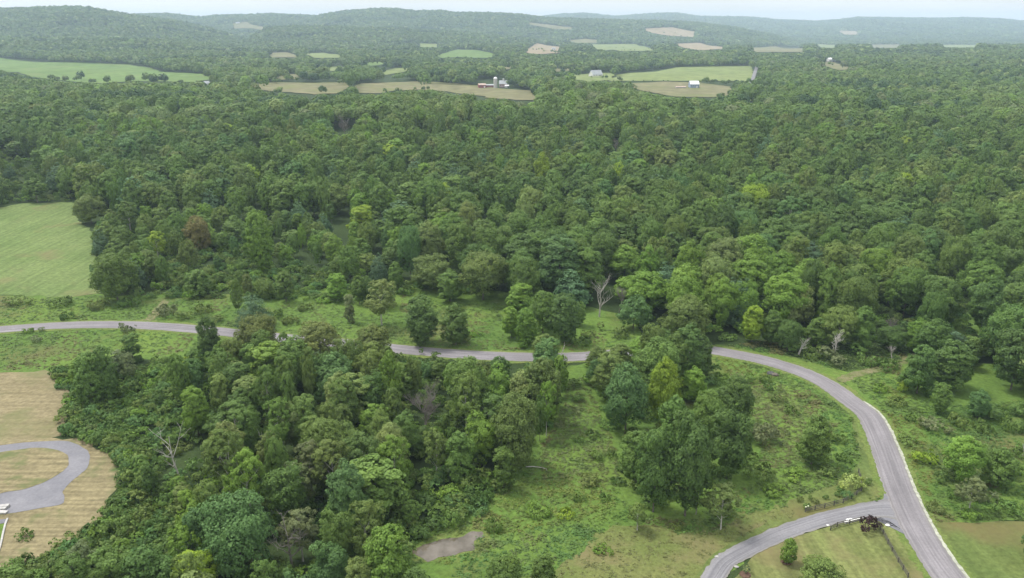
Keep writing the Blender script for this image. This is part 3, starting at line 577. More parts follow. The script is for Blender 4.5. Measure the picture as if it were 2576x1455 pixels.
FARV += [[(1195,202),(1282,202),(1282,222),(1195,222)], [(1895,168),(1908,168),(1900,212),(1885,212)], [(1483,182),(1512,182),(1512,195),(1483,195)], [(510,206),(535,206),(535,222),(510,222)], [(555,211),(630,208),(630,220),(555,221)]]
def vis_hit(x, y, z, h, w, polys, full=True):
    hit = np.zeros(len(x), bool); pts = [proj(x, y, z), proj(x, y, z + h * .93)]
    pts += [proj(x, y, z + h * .5)]
    if full: pts += [proj(x - w * .36, y, z + h * .55), proj(x + w * .36, y, z + h * .55)]
    for P in polys:
        a_ = np.array(P); x0, y0 = a_.min(0); x1, y1 = a_.max(0)
        for p in pts:
            s_ = ~hit & (p[0] > x0) & (p[0] < x1) & (p[1] > y0) & (p[1] < y1)
            if s_.any(): k = np.where(s_)[0]; hit[k] = inpoly(p[0][k], p[1][k], P)
    return hit
_bins = np.linspace(-.95, .95, 160); _yy = np.geomspace(300, 14000, 420)
_tb, _yb = np.meshgrid(_bins, _yy, indexing='ij'); _ang = (H(_tb * _yb, _yb) + 4 - CAMZ) / _yb; _hor = np.maximum.accumulate(_ang, axis=1)
def seen(x, y, z, h):   # not far below the skyline of the nearer land
    b = np.clip(np.searchsorted(_bins, x / y), 0, len(_bins) - 1); i = np.clip(np.searchsorted(_yy, y) - 2, 0, len(_yy) - 1)
    return (z + h * 1.5 + 6 - CAMZ) / y > _hor[b, i] - 6 / y
def lattice(y0, y1, s_, seed, jit=.5):
    g = np.random.default_rng(seed); ny = int((y1 - y0) / (s_ * .87)); P = []
    for j in range(ny):
        yy = y0 + j * s_ * .87; hw = .80 * yy + 40; n = int(2 * hw / s_); xx = -hw + s_ * (np.arange(n) + .5 * (j % 2)); P.append(np.stack([xx, np.full(n, yy)], 1))
    P = np.concatenate(P); return P + g.uniform(-jit, jit, P.shape) * s_
# near and middle wood, out to 700 m
SCRUB = [[(170,1030),(300,985),(350,930),(450,920),(430,1010),(420,1120),(330,1200),(300,1180),(210,1100)], [(0,400),(90,405),(150,500),(60,510),(0,520)], [(560,640),(800,700),(1000,720),(900,760),(600,745),(400,730)],
         [(2240,1000),(2800,980),(2800,1310),(2340,1310)], [(1800,880),(2140,960),(2300,900),(2250,830),(2050,840),(1900,860)], [(980,900),(1330,905),(1320,930),(1100,940),(980,930)], [(1040,1260),(1250,1190),(1280,1230),(1180,1330),(1020,1380),(900,1400)], [(280,1290),(420,1250),(480,1400),(300,1500),(100,1460),(200,1370)]]
P = lattice(105, 722, 12.0, 21, .5); pv = proj(P[:, 0], P[:, 1], 0 * P[:, 0]); P = P[~((pv[1] > 900) & (pv[0] < 1460))]
P2 = lattice(105, 300, 8.0, 22, .46); pv = proj(P2[:, 0], P2[:, 1], 0 * P2[:, 0]); P = np.concatenate([P, P2[(pv[1] > 900) & (pv[0] < 1460)]])
x, y = P[:, 0], P[:, 1]; z = H(x, y); vx, vy, dp = proj(x, y, z)
g = np.random.default_rng(5); h = np.clip(g.normal(18.5, 3.0, len(x)), 11, 26); w_ = np.clip(g.normal(14.0, 3.0, len(x)), 8, 22)
young = (vy > 560) & (vx < 1000) & (vy < 800); nearw = (vy > 900) & (vx < 1460)
h = np.where(young, h * .62, h); w_ = np.where(young, w_ * .62, w_); h = np.where(nearw, h * .74, h); w_ = np.where(nearw, w_ * .60, w_)
sc = np.zeros(len(x), bool)
for S_ in SCRUB: sc |= inpoly(vx, vy, S_)
ok = (vx > -330) & (vx < 3150) & (vy < 1640)
ok &= ~(sc & (g.uniform(size=len(x)) > .22)); h = np.where(sc, h * .5, h); w_ = np.where(sc, w_ * .5, w_)
dR = np.full(len(x), 1e9)
for i in range(0, len(RW), 2): dR = np.minimum(dR, np.hypot(x - RW[i, 0], y - RW[i, 1]))
ok &= dR > 5.5 + w_ * .12
for i in range(len(HTX)): ok &= np.hypot(x - HTX[i, 0], y - HTX[i, 1]) > HTX[i, 2] * .40 + w_ * .22
left = ok.copy(); keep = np.zeros(len(x), bool); hf = np.ones(len(x))
for f_ in (1.0, .8, .6, .42):
    t_ = left & ~keep; k = np.where(t_)[0]; hit = vis_hit(x[k], y[k], z[k], h[k] * f_, w_[k] * (f_ ** .7), VIS); q = k[~hit]; keep[q] = True; hf[q] = f_
h = h * hf; w_ = w_ * hf ** .7
for i in np.where(keep)[0]:
    cn = wob(x[i], y[i], 160, 8) + g.normal(0, .55)
    if nearw[i]: colk = g.choice(['mid','olive','dark','bright','blue','grey','pale','yellow'], p=[.34,.28,.08,.14,.06,.04,.05,.01]); fm = g.choice(['oval','airy','lopsided','round','column','cone'], p=[.24,.36,.18,.12,.05,.05])
    else:
        colk = ('dark' if cn < -.6 else 'mid' if cn < .5 else 'olive' if cn < 1.0 else 'bright'); fm = g.choice(['round','broad','lopsided','oval','airy','cone'], p=[.40,.30,.12,.13,.03,.02])
        u = g.uniform()
        if u < .006: colk = 'yellow'
        elif u < .05: colk = 'pale'
        elif u < .09: colk = 'blue'
        elif u < .10: colk = 'brown'
        elif u < .13: colk, fm = 'pine', 'pine'
    fi = int(g.choice([j for j, f in enumerate(FORMS) if f[0] == fm])); trees.append(dict(x=float(x[i]), y=float(y[i]), z=float(z[i]), h=float(h[i]), w=float(w_[i]), fi=fi, col=str(colk), label=None, hand=False, name='pine_tree' if fm == 'pine' else 'broadleaf_tree', group=None))

# the 300 that show largest become things of their own
for t in trees:
    a_, b_, dd = proj(t['x'], t['y'], t['z'] + t['h'] * .6); t['vx'], t['vy'] = float(a_), float(b_)
    inside = -20 < a_ < 2595 and -20 < b_ < 1475
    t['app'] = (math.sqrt(t['h'] * t['w']) / dd * (3 if t['hand'] else 1)) if inside else 0
trees.sort(key=lambda t: -t['app'])
single = [t for t in trees[:300] if t['app'] > 0]; rest = trees[len(single):]
LM = [(190,640,'the mown field'),(80,1010,'the tan hay field'),(120,1180,'the looped driveway'),(440,1150,'the white broken snag'),(600,1330,'the largest bluish tree'),(1120,1370,'the muddy pond'),
 (1065,1050,'the bare twiggy tree'),(640,770,'the blue green pine'),(960,760,'the pale feathery tree'),(1210,690,'the big round olive oak'),(1350,790,'the clump north of the road'),(1508,760,'the tall bare snag'),
 (1650,950,'the yellow green maple'),(1690,1170,'the largest dark oak'),(1890,815,'the pale topped tree'),(2015,870,'the leaning snag'),(2098,870,'the white snag'),(2305,930,'the dark pointed tree'),(2360,745,'the pale tree by the clearing'),
 (2415,1150,'the bright round tree'),(2040,1110,'the lone meadow tree'),(1290,1080,'the dead limbed olive tree'),(820,860,'the road stretch behind trees'),(500,1030,'the yellow tinted tree'),(910,560,'the yellow green upright tree'),(500,590,'the rusty tinted tree'),(660,600,'the bright young tree'),(296,690,'the drooping tree'),(2050,1450,'the striped lawn'),(1980,1440,'the clipped lawn tree'),(1450,1050,'the grassy corridor')]
ORD = ['nearest','second','third','fourth','fifth','sixth','seventh','eighth','ninth','tenth','eleventh','twelfth','thirteenth','fourteenth','fifteenth','sixteenth','seventeenth','eighteenth','nineteenth','twentieth']
def size_word(t): return 'tall' if t['h'] > 19.5 else 'small' if t['h'] < 9 else 'short' if t['h'] < 13 else 'medium'
grp = {}
for t in single:
    if t['label']: continue
    l_ = min(LM, key=lambda q: math.hypot(q[0] - t['vx'], (q[1] - t['vy']) * 1.3)); dx, dy = t['vx'] - l_[0], t['vy'] - l_[1]
    if abs(dx) > abs(dy) * 1.2: d = ('right of' if dx > 0 else 'left of')
    else: d = ('in front of' if dy > 0 else 'behind')
    grp.setdefault((l_[2], d), []).append((math.hypot(dx, dy), t))
for (lm, d), q in grp.items():
    q.sort(key=lambda e: e[0])
    for k, (_, t) in enumerate(q):
        o_ = ORD[k] if k < len(ORD) else '%dth' % (k + 1)
        t['label'] = '%s %s %s tree, %s %s %s' % (size_word(t), WORD[t['col']], FWORD[FORMS[t['fi']][0]], o_, d, lm)
        t['group'] = 'trees of the near woods'
for t in single:
    fm, cm, tm = HI[t['fi']]; hh, ww = DIM[fm]
    e = thing(t['name'], t['label'], 'tree', (t['x'], t['y'], t['z']), random.uniform(0, 6.28), t['group'] or 'trees round the meadows and the road')
    e.scale = (t['w'] / ww, t['w'] / ww, t['h'] / hh)
    obj('trunk', tm, e); obj('crown', cm, e, tint=list(tcol(t['col'])))
def scatter(name, recs, coll, label=None, **props):
    n = len(recs); me = bpy.data.meshes.new(name); me.vertices.add(n); me.vertices.foreach_set('co', np.array([r[0] for r in recs], np.float32).ravel())
    for k, typ, f, i in (('rot', 'FLOAT_VECTOR', 'vector', 1), ('scl', 'FLOAT_VECTOR', 'vector', 2), ('idx', 'INT', 'value', 3), ('tint', 'FLOAT_COLOR', 'color', 4)):
        A = me.attributes.new(k, typ, 'POINT'); v = np.array([r[i] for r in recs], np.int32 if typ == 'INT' else np.float32)
        if i == 4: v = np.concatenate([v, np.ones((n, 1), np.float32)], 1)
        A.data.foreach_set(f, v.ravel())
    o = obj(name, me, kind='stuff', **props); G = bpy.data.node_groups.new(name, 'GeometryNodeTree')
    G.interface.new_socket('Geometry', in_out='INPUT', socket_type='NodeSocketGeometry'); G.interface.new_socket('Geometry', in_out='OUTPUT', socket_type='NodeSocketGeometry')
    N = G.nodes.new; gi, go, ip, ci = N('NodeGroupInput'), N('NodeGroupOutput'), N('GeometryNodeInstanceOnPoints'), N('GeometryNodeCollectionInfo')
    ci.inputs[0].default_value = coll; ci.inputs['Separate Children'].default_value = True; ci.inputs['Reset Children'].default_value = True; ip.inputs['Pick Instance'].default_value = True
    def na(k, typ): q = N('GeometryNodeInputNamedAttribute'); q.data_type = typ; q.inputs[0].default_value = k; return q.outputs[0]
    l = G.links.new; l(gi.outputs[0], ip.inputs['Points']); l(ci.outputs[0], ip.inputs['Instance']); l(na('idx', 'INT'), ip.inputs['Instance Index']); l(na('rot', 'FLOAT_VECTOR'), ip.inputs['Rotation']); l(na('scl', 'FLOAT_VECTOR'), ip.inputs['Scale']); l(ip.outputs[0], go.inputs[0])
    md = o.modifiers.new('scatter', 'NODES'); md.node_group = G; return o
scatter('forest', [((t['x'], t['y'], t['z']), (0, 0, random.uniform(0, 6.28)), (t['w'] / DIM[FORMS[t['fi']][0]][1],) * 2 + (t['h'] / DIM[FORMS[t['fi']][0]][0],), t['fi'], tcol(t['col'])) for t in rest], protos,
        label='dense dark green broadleaf forest filling the middle of the valley', category='forest')

# ------------------------------------------------------------------ woods farther off, leaf cloud by leaf cloud
def far_wood(name, bands, label, seed, extra=None, shade=1.0):  # shade darkens the leaf colour, standing in for self-shadowing the coarse crowns lack
    g = np.random.default_rng(seed); CO, TI = [], []
    for (y0, y1, s_, nt_, hm, wm) in bands:
        P = lattice(y0, y1, s_, seed + int(y0)); x, y = P[:, 0], P[:, 1]; z = H(x, y); vx, vy, dp = proj(x, y, z)
        k = (vx > -400) & (vx < 3050); x, y, z = x[k], y[k], z[k]; n = len(x); h = np.clip(g.normal(hm, hm * .19, n), hm * .5, hm * 1.5); w = np.clip(g.normal(wm, wm * .22, n), wm * .5, wm * 1.6)
        vh = vis_hit(x, y, z, h, w, FARV, y0 < 2500); k = seen(x, y, z, h) & ~vh; x, y, z, h, w = x[k], y[k], z[k], h[k], w[k]
        if extra is not None and y0 == 1500:
            E_ = np.array(extra); x, y, z, h, w = [np.concatenate(q) for q in zip((x, y, z, h, w), E_.T)]
        n = len(x)
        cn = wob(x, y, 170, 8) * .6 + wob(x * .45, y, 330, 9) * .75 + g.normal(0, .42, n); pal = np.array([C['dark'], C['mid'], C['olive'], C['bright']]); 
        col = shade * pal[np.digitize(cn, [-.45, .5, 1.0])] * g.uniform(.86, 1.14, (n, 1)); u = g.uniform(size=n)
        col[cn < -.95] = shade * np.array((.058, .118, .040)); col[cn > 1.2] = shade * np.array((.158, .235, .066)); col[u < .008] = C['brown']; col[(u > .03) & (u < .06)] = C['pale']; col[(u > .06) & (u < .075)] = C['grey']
        d = g.normal(size=(n, nt_, 3)); d[..., 2] = np.abs(d[..., 2]) * 1.0 - .35; d /= np.linalg.norm(d, axis=2)[..., None]
        nl = 7; ld = g.normal(size=(n, nl, 3)); ld[..., 2] = np.abs(ld[..., 2]); ld /= np.linalg.norm(ld, axis=2)[..., None]
        dots = np.einsum('nti,nli->ntl', d, ld).max(2); rad = .66 + .36 * dots ** 3 + g.normal(0, .05, (n, nt_))
        pos = d * rad[..., None] * np.stack([w * .5, w * .5, h * .42], 1)[:, None, :]; pos[..., 2] += (h * .58)[:, None]; pos += np.stack([x, y, z], 1)[:, None, :]
        nr = d * 1.0 + g.normal(0, .22, d.shape) + np.array([0, 0, .18]); nr /= np.linalg.norm(nr, axis=2)[..., None]
        t = np.cross(nr, g.normal(size=d.shape)); t /= np.linalg.norm(t, axis=2)[..., None]; b = np.cross(nr, t)
        sz = (np.sqrt(w * h) * 2.15 / math.sqrt(nt_))[:, None, None] * g.uniform(.7, 1.3, (n, nt_, 1))
        tri = np.stack([pos - t*sz*.5 - b*sz*.33, pos + t*sz*.5 - b*sz*.33, pos + b*sz*.62], 2)
        CO.append(tri.reshape(-1, 3)); cc = col[:, None, :] * g.uniform(.9, 1.1, (n, nt_, 1)); TI.append(np.repeat(cc.reshape(-1, 3), 3, 0))
    co, ti = np.concatenate(CO), np.concatenate(TI); me = fastmesh(name, co, 3, M['leafg'], {'tint': ('FLOAT_COLOR', np.concatenate([ti, np.ones((len(ti), 1))], 1))})
    print(name, len(co) // 3); return obj(name, me, kind='stuff', label=label, category='forest')
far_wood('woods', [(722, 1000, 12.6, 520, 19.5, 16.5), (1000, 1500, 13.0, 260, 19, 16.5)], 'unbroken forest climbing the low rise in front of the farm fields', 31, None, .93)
HEDGE = []
for (xv_, yv_, hp_, k_, sp_) in [(212,201,24,2,8),(150,205,15,4,22),(185,208,17,4,22),(232,212,14,3,16),(270,213,20,2,6),(331,213,26,2,8),(379,214,26,4,12),(415,213,24,2,4),(429,219,12,2,6),(459,219,16,3,9),(490,220,12,3,9),(496,215,16,1,0),(558,216,28,4,12),(575,219,30,5,14),(600,216,24,3,12),(640,214,18,3,14),(690,212,14,4,20),
    (1053,209,20,2,6),(1090,212,22,5,22),(1140,214,22,5,22),(1190,215,20,4,16),(1285,221,24,4,10),(1310,223,24,4,12),(1330,224,20,3,10),(1440,188,8,2,10),(1560,205,12,3,10),(1600,206,5,3,20),(1660,206,5,3,20),(1768,211,14,4,10),(1795,212,11,4,14),(1830,215,13,5,16),(1860,217,16,5,14),(1885,216,18,3,8),(1839,243,16,3,9),(1815,249,14,3,12),(1520,200,10,3,8),(1484,197,7,2,6),(1512,197,6,2,5),
    (1130,152,9,6,26),(1180,153,9,6,26),(1230,152,8,5,20),(1350,128,6,4,14),(1380,132,7,4,16),(1400,137,8,4,14),(1680,84,3,4,20),(1700,93,3,4,20),(1580,129,4,5,34),(1540,121,3,4,30),(1640,124,4,4,30),(745,206,16,5,26),(850,214,14,4,16),(890,216,16,3,10),(815,238,20,3,12),(700,238,18,3,14),(985,236,14,4,24),(1060,229,12,4,24),(2080,166,8,5,22),(2140,174,7,4,18)]:
    for _ in range(k_):
        x_, y_, z_ = at(xv_ + random.uniform(-sp_, sp_), yv_ + random.uniform(-1, 1)); hh_ = hp_ * random.uniform(.65, 1.1) / FV * math.hypot(y_, x_ * .3) ; HEDGE.append((x_, y_, z_, hh_, hh_ * random.uniform(.7, .95)))
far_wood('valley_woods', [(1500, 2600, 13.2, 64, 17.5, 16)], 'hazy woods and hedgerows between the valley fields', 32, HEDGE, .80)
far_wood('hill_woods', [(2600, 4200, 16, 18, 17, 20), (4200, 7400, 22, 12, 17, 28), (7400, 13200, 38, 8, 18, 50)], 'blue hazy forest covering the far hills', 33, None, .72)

# ------------------------------------------------------------------ meadow weeds and undergrowth
PATCH = [([(1830,930),(1960,960),(2040,1050),(2050,1150),(1930,1200),(1890,1050)], (.150,.152,.060)), ([(2215,1030),(2330,1060),(2350,1310),(2310,1290),(2250,1120)], (.170,.178,.044)), ([(1420,950),(1490,940),(1540,1100),(1560,1240),(1400,1240),(1330,1200),(1400,1080)], (.132,.158,.052)),
 ([(1220,1250),(1320,1200),(1560,1230),(1540,1310),(1300,1350),(1040,1400),(1000,1370)], (.150,.196,.040)), ([(1180,1360),(1340,1330),(1530,1310),(1420,1430),(1300,1500),(1100,1470)], (.095,.190,.046)), ([(1960,905),(2120,1000),(2170,1100),(2120,1180),(2060,1010)], (.098,.195,.042)), ([(1900,1180),(2060,1170),(2200,1190),(2000,1290)], (.125,.170,.05)), ([(2300,1000),(2575,1000),(2575,1100),(2380,1120)], (.100,.188,.046)), ([(620,760),(1000,770),(1000,860),(640,830)], (.118,.178,.046)), ([(1100,850),(1320,860),(1400,890),(1100,880)], (.168,.170,.062))]
def weeds(name, polys, n, label, seed, hmul=1.0, avoid=(), one=None):
    g = np.random.default_rng(seed); X, Y = [], []
    for Pv in polys:
        W_ = np.array(world(Pv)); lo, hi = W_.min(0), W_.max(0); area = np.prod(hi - lo)
        q = g.uniform(lo, hi, (int(area * n), 2)); k = inpoly(q[:, 0], q[:, 1], W_); X.append(q[k, 0]); Y.append(q[k, 1])
    x, y = np.concatenate(X), np.concatenate(Y); z = H(x, y); vx, vy, dp = proj(x, y, z)
    dR = np.full(len(x), 1e9)
    for i in range(0, len(RW), 2): dR = np.minimum(dR, np.hypot(x - RW[i, 0], y - RW[i, 1]))
    for i in range(0, len(DC)): dR = np.minimum(dR, np.hypot(x - DC[i, 0], y - DC[i, 1]) + 1.5)
    ok = (dR > 4.9) & (vx > -200) & (vx < 2780)
    for A in avoid: ok &= ~inpoly(vx, vy, A)
    x, y, z = x[ok], y[ok], z[ok]; n_ = len(x); nt_ = 9
    p1 = wob(x, y, 26, seed) + .6 * wob(x, y, 9, seed + 1); p2 = wob(x, y, 40, seed + 2) + .5 * wob(x, y, 12, seed + 3)
    col = np.tile(np.array((.105, .165, .040)), (n_, 1)); col[p1 > .45] = (.105, .195, .038); col[p2 > .70] = (.145, .150, .052); col[p2 < -.95] = (.150, .190, .040)
    if one: col[:] = one
    for Pz, cz in ([] if one else PATCH):
        k = inpoly(vx[ok] + 9 * wob(x, y, 14, 81), vy[ok] + 7 * wob(x, y, 14, 82), Pz); f_ = np.clip(.62 + .3 * wob(x, y, 7, 83), 0, 1)[k, None]; col[k] = col[k] * (1 - f_) + np.array(cz) * f_
    col *= g.uniform(.84, 1.18, (n_, 1)); r_ = g.uniform(.3, .75, n_) * (1 + .3 * (p1 < -1.0)); hh = g.uniform(.12, .42, n_) * hmul * (1 + .9 * (p1 < -1.0))
    o_ = g.normal(size=(n_, nt_, 3)) * .5; o_[..., 2] = np.abs(o_[..., 2]); pos = np.stack([x, y, z], 1)[:, None] + o_ * np.stack([r_, r_, hh], 1)[:, None]
    nr = g.normal(0, .3, o_.shape) + np.array([0, 0, .9]) + o_ * .4; nr /= np.linalg.norm(nr, axis=2)[..., None]; t = np.cross(nr, g.normal(size=o_.shape)); t /= np.linalg.norm(t, axis=2)[..., None]; b = np.cross(nr, t)
    sz = (r_ * .75)[:, None, None] * g.uniform(.6, 1.3, (n_, nt_, 1)); tri = np.stack([pos - t*sz*.5 - b*sz*.3, pos + t*sz*.5 - b*sz*.3, pos + b*sz*.6], 2).reshape(-1, 3)
    tri[:, 2] = np.maximum(tri[:, 2], np.repeat(z, nt_ * 3) + .02)
    ti = np.repeat((col[:, None] * g.uniform(.88, 1.12, (n_, nt_, 1))).reshape(-1, 3), 3, 0)
    obj(name, fastmesh(name, tri, 3, M['leafg'], {'tint': ('FLOAT_COLOR', np.concatenate([ti, np.ones((len(ti), 1))], 1))}), kind='stuff', label=label, category='weeds'); print(name, n_)
NOW = [cull_poly(pondP, 1.05), [(1330,1470),(1420,1420),(1520,1335),(1600,1310),(1700,1345),(1800,1330),(1900,1285),(1985,1275),(2030,1300),(1900,1365),(1800,1440),(1740,1560),(1300,1560)], lawnJ, lawnR, fieldA, fieldD, yardP, [Z1(p) for p in [(950,690),(1280,590),(1400,490),(1450,400),(1390,180),(1440,180),(1560,500),(1600,660),(1300,765),(1000,830),(760,925),(560,1040),(300,1229),(440,1060),(700,900),(930,760)]]]
weeds('meadow_weeds', [meadowF, meadowI, [(1800,872),(1960,893),(2130,938),(2300,905),(2280,870),(2000,850)]], 1.5, 'patchy tall weeds and goldenrod of the meadows inside the road bend', 61, 1.0, NOW)
weeds('rough_grass_tufts', [[(1330,1470),(1420,1420),(1520,1335),(1600,1310),(1700,1345),(1800,1330),(1900,1285),(1985,1275),(2030,1300),(1900,1365),(1800,1440),(1740,1560),(1300,1560)]], .55, 'low dry grass tufts of the rough slope below the bend clump', 63, .55, [cull_poly(pondP, 1.05)], (.155, .168, .058))
weeds('roadside_weeds', [meadowE, stripB, meadowC], .7, 'tall green weeds along both sides of the left stretch of road', 62, 1.0, NOW)

def bushes(n, polys, seed, lo, hi):
    g = np.random.default_rng(seed); o = []
    for Pv, dens in polys:
        W_ = np.array(world(Pv)); a_, b_ = W_.min(0), W_.max(0); q = g.uniform(a_, b_, (int(np.prod(b_ - a_) * dens), 2)); k = inpoly(q[:, 0], q[:, 1], W_)
        for x, y in q[k]: o.append((x, y, g.uniform(lo, hi)))
    return o
UG = bushes(0, [([(170,1040),(420,900),(1420,930),(1380,1080),(1250,1230),(1030,1400),(900,1500),(100,1500),(300,1300),(310,1180)], .055), (SCRUB[0], .16), ([(120,925),(200,930),(340,1180),(310,1300),(200,1430),(60,1490),(0,1470),(0,1440),(130,1395),(230,1340),(275,1295),(312,1190),(300,1150),(215,1105),(165,1090),(175,1010)], .22), (SCRUB[7], .2), (SCRUB[6], .12), (SCRUB[5], .08),
     ([(250,560),(420,560),(560,600),(800,680),(1000,710),(1250,740),(1000,745),(900,762),(600,755),(250,750),(240,620)], .085), ([(1430,900),(1800,890),(1900,1150),(1750,1310),(1560,1250),(1500,1000)], .04), ([(0,380),(160,400),(180,508),(0,512)], .03), ([(1600,855),(2300,870),(2575,960),(2575,760),(1600,790)], .03)], 71, .7, 1.5)
keepU = []
for x_, y_, s_ in UG:
    a_, b_, _ = proj(x_, y_, 0.); t_, u_, _ = proj(x_, y_, 2.2 * s_)
    if any(inpoly(np.array([a_, t_]), np.array([b_, u_]), Pv).any() for Pv in (fieldA, meadowF, meadowC, cull_poly(pondP, 1.2), meadowI) + tuple(VIS[-5:]) + tuple(VIS[:4])): continue
    if np.hypot(RW[::3, 0] - x_, RW[::3, 1] - y_).min() < 6 or any(inpoly(np.array([a_]), np.array([b_]), Pv)[0] for Pv in (fieldD, yardP)): continue
    keepU.append(((x_, y_, float(H(x_, y_))), (0, 0, random.uniform(0, 6.28)), (s_, s_, s_ * random.uniform(.7, 1.4)), random.randrange(5), tcol(random.choice(['mid', 'mid', 'dark', 'bright', 'olive', 'olive', 'dark', 'mid', 'blue']))))
scatter('undergrowth', keepU, ushr, label='tangled shrubs and vines filling the gaps of the near wood', category='undergrowth')
print('undergrowth', len(keepU), 'trees', len(trees), 'single', len(single))

# single shrubs in the open
SHRUBS = []
def shrub(xb, yb, wv, hr, colk, label, kind=0, name='shrub', group=None):
    x, y, z = at(xb, yb); dep = y * CP + (CAMZ - z) * SP; wd = wv * dep / FV; fm, cm = SHR[kind]; d0 = 3.5 if fm == 'shrub' else 4.6; h0 = 2.3 if fm == 'shrub' else 1.5
    o = obj(name, cm, None, (x, y, z), label=label, category='shrub', tint=list(tcol(colk, .06))); o.scale = (wd / d0, wd / d0, wd * hr / h0); o.rotation_euler = (0, 0, random.uniform(0, 6.28))
    if group: o['group'] = group
    return o
G1 = 'clipped shrubs of the fenced corner garden'
for p, wd, hr, ck, lb in [((365,575),100,.75,'brown','low brownish shrub at the west end of the fenced corner garden'), ((502,535),70,.8,'olive','small olive shrub behind the brown yellow one in the corner garden'), ((572,600),110,.65,'brown','brown yellow shrub in the middle of the corner garden'), ((735,535),75,.9,'dark','round dark shrub standing alone in the corner garden'),
    ((870,580),75,.55,'olive','low olive shrub against the garden fence'), ((930,420),130,.6,'dark','dark shrub left of the big yellow garden bush'), ((910,495),80,.7,'dark','small dark shrub under the big yellow garden bush'), ((1045,520),150,.75,'blue','bluish shrub in front of the big yellow garden bush')]:
    a_ = Z2(p); shrub(a_[0], a_[1], wd / 3.637 / K * 1.15, hr, ck, lb, 1, 'garden_shrub', G1)
a_ = Z2((1105,400)); C['lemon'] = (.36, .43, .13); shrub(a_[0], a_[1], 300 / 3.637 / K * 1.1, .72, 'lemon', 'big pale yellow bush behind the garden fence corner', 0, 'yellow_bush')
a_ = Z2((1365,1010)); C['maroon'] = (.062, .036, .034); shrub(a_[0], a_[1], 255 / 3.637 / K * 1.12, .85, 'maroon', 'maroon barberry bush at the mouth of the driveway', 0, 'maroon_bush')
a_ = Z1((660,1195)); shrub(a_[0], a_[1], 22, 1.1, 'grey', 'thin sapling on the striped lawn left of the clipped tree', 3, 'sapling')
for p, lb in (((465,690), 'white flowered bush at the free end of the garden fence'), ((1340,315), 'white flowered bush on the verge beside the yellow bush')):
    a_ = Z2(p); o = shrub(a_[0], a_[1], 22, .8, 'mid', lb, 1, 'flowering_bush', 'white flowered bushes by the corner garden'); c4, _, _ = leaf_cloud(9, 'shrub', 60, .34)
    c4 = c4[np.repeat(c4.reshape(-1, 4, 3)[:, 0, 2] > 1.5, 4)]; obj('flower_heads', fastmesh('flower_heads', c4 * np.array([.9, .9, 1.06]), 4, M['petal']), o)
MS = [(90,862,36,.6,'grey'),(70,838,30,.5,'bright'),(106,834,22,.6,'grey'),(322,836,44,.55,'grey'),(172,803,40,.55,'blue'),(420,795,70,.45,'grey'),(470,800,60,.4,'pale'),(510,790,60,.45,'olive'),(545,812,50,.4,'brown'),(250,775,60,.4,'brown'),(150,770,70,.35,'dark'),(50,765,70,.35,'olive'),(330,770,60,.45,'mid'),(690,800,50,.5,'mid'),(735,815,50,.45,'brown'),(770,780,45,.45,'olive'),(820,835,50,.5,'mid'),
 (1170,858,40,.5,'brown'),(1060,892,16,1.3,'mid'),(1095,903,32,.7,'mid'),(1200,845,40,.3,'bright'),(1480,850,45,.5,'olive'),(1510,830,24,1.0,'pale'),(1560,850,50,.5,'olive'),(1460,868,60,.4,'mid'),(1455,1010,36,.6,'dark'),(1440,975,50,.5,'mid'),(1490,1100,50,.35,'mid'),(1455,1110,34,.4,'dark'),(1505,1155,44,.6,'dark'),(1540,1150,36,.5,'dark'),(1480,1215,60,.4,'brown'),(1545,1215,30,.5,'dark'),(1520,1260,40,.4,'dark'),(1460,1260,40,.5,'mid'),(1240,1330,60,.5,'dark'),(1520,1390,60,.3,'bright'),(1350,1290,80,.3,'bright'),(1420,1300,60,.3,'yellow'),
 (1880,960,50,.5,'mid'),(1935,985,40,.8,'blue'),(1925,960,40,.5,'dark'),(1960,1010,45,.4,'olive'),(1990,1040,50,.4,'mid'),(1915,1110,90,.7,'grey'),(1905,1200,90,.4,'olive'),(2060,1080,60,.35,'bright'),(2110,1110,60,.4,'mid'),(2125,1160,50,.4,'mid'),(2080,1190,60,.4,'olive'),(2148,1098,14,1.2,'dark'),(2152,1125,16,1.1,'dark'),(2140,1060,16,.9,'dark'),(2000,1200,70,.3,'bright'),(1950,1240,70,.3,'bright'),(1830,1295,50,.4,'bright'),(1700,1330,36,.5,'olive'),
 (2075,905,60,.7,'grey'),(2110,920,55,.6,'grey'),(1985,880,60,.6,'mid'),(2040,900,60,.5,'olive'),(2150,890,60,.6,'dark'),(2180,915,70,.4,'mid'),(2230,930,70,.4,'mid'),(2320,940,60,.5,'olive'),(2265,985,40,1.0,'yellow'),(2210,985,50,.4,'bright'),(2250,1020,60,.35,'olive'),(2300,1060,50,.4,'mid'),(2350,1080,80,.4,'grey'),(2420,1075,70,.5,'olive'),(2480,1090,60,.5,'mid'),(2540,1080,70,.5,'dark'),(2290,1120,70,.3,'olive'),(2330,1160,80,.35,'yellow'),(2370,1210,50,.6,'blue'),(2480,1260,70,.5,'grey'),(2400,1250,50,.5,'mid'),(2540,1200,60,.7,'dark'),(2560,1150,60,.5,'mid'),(2350,1280,60,.3,'brown'),(2440,1300,60,.4,'bright'),(2530,1290,70,.5,'mid'),(2500,1050,70,.5,'blue'),(2560,1040,70,.6,'dark')]
SL = [(300,820,'the left stretch of road'),(200,700,'the mown field'),(640,770,'the blue green pine'),(960,760,'the pale feathery tree'),(1350,800,'the clump north of the road'),(1470,1080,'the grassy corridor'),(1120,1370,'the muddy pond'),(1690,1170,'the largest dark oak'),(1940,940,'the dark boulders'),(2040,1110,'the lone meadow tree'),(2098,870,'the white snag'),(2305,930,'the dark pointed tree'),(2415,1150,'the bright round tree'),(2160,930,'the dirt track')]
gs = {}
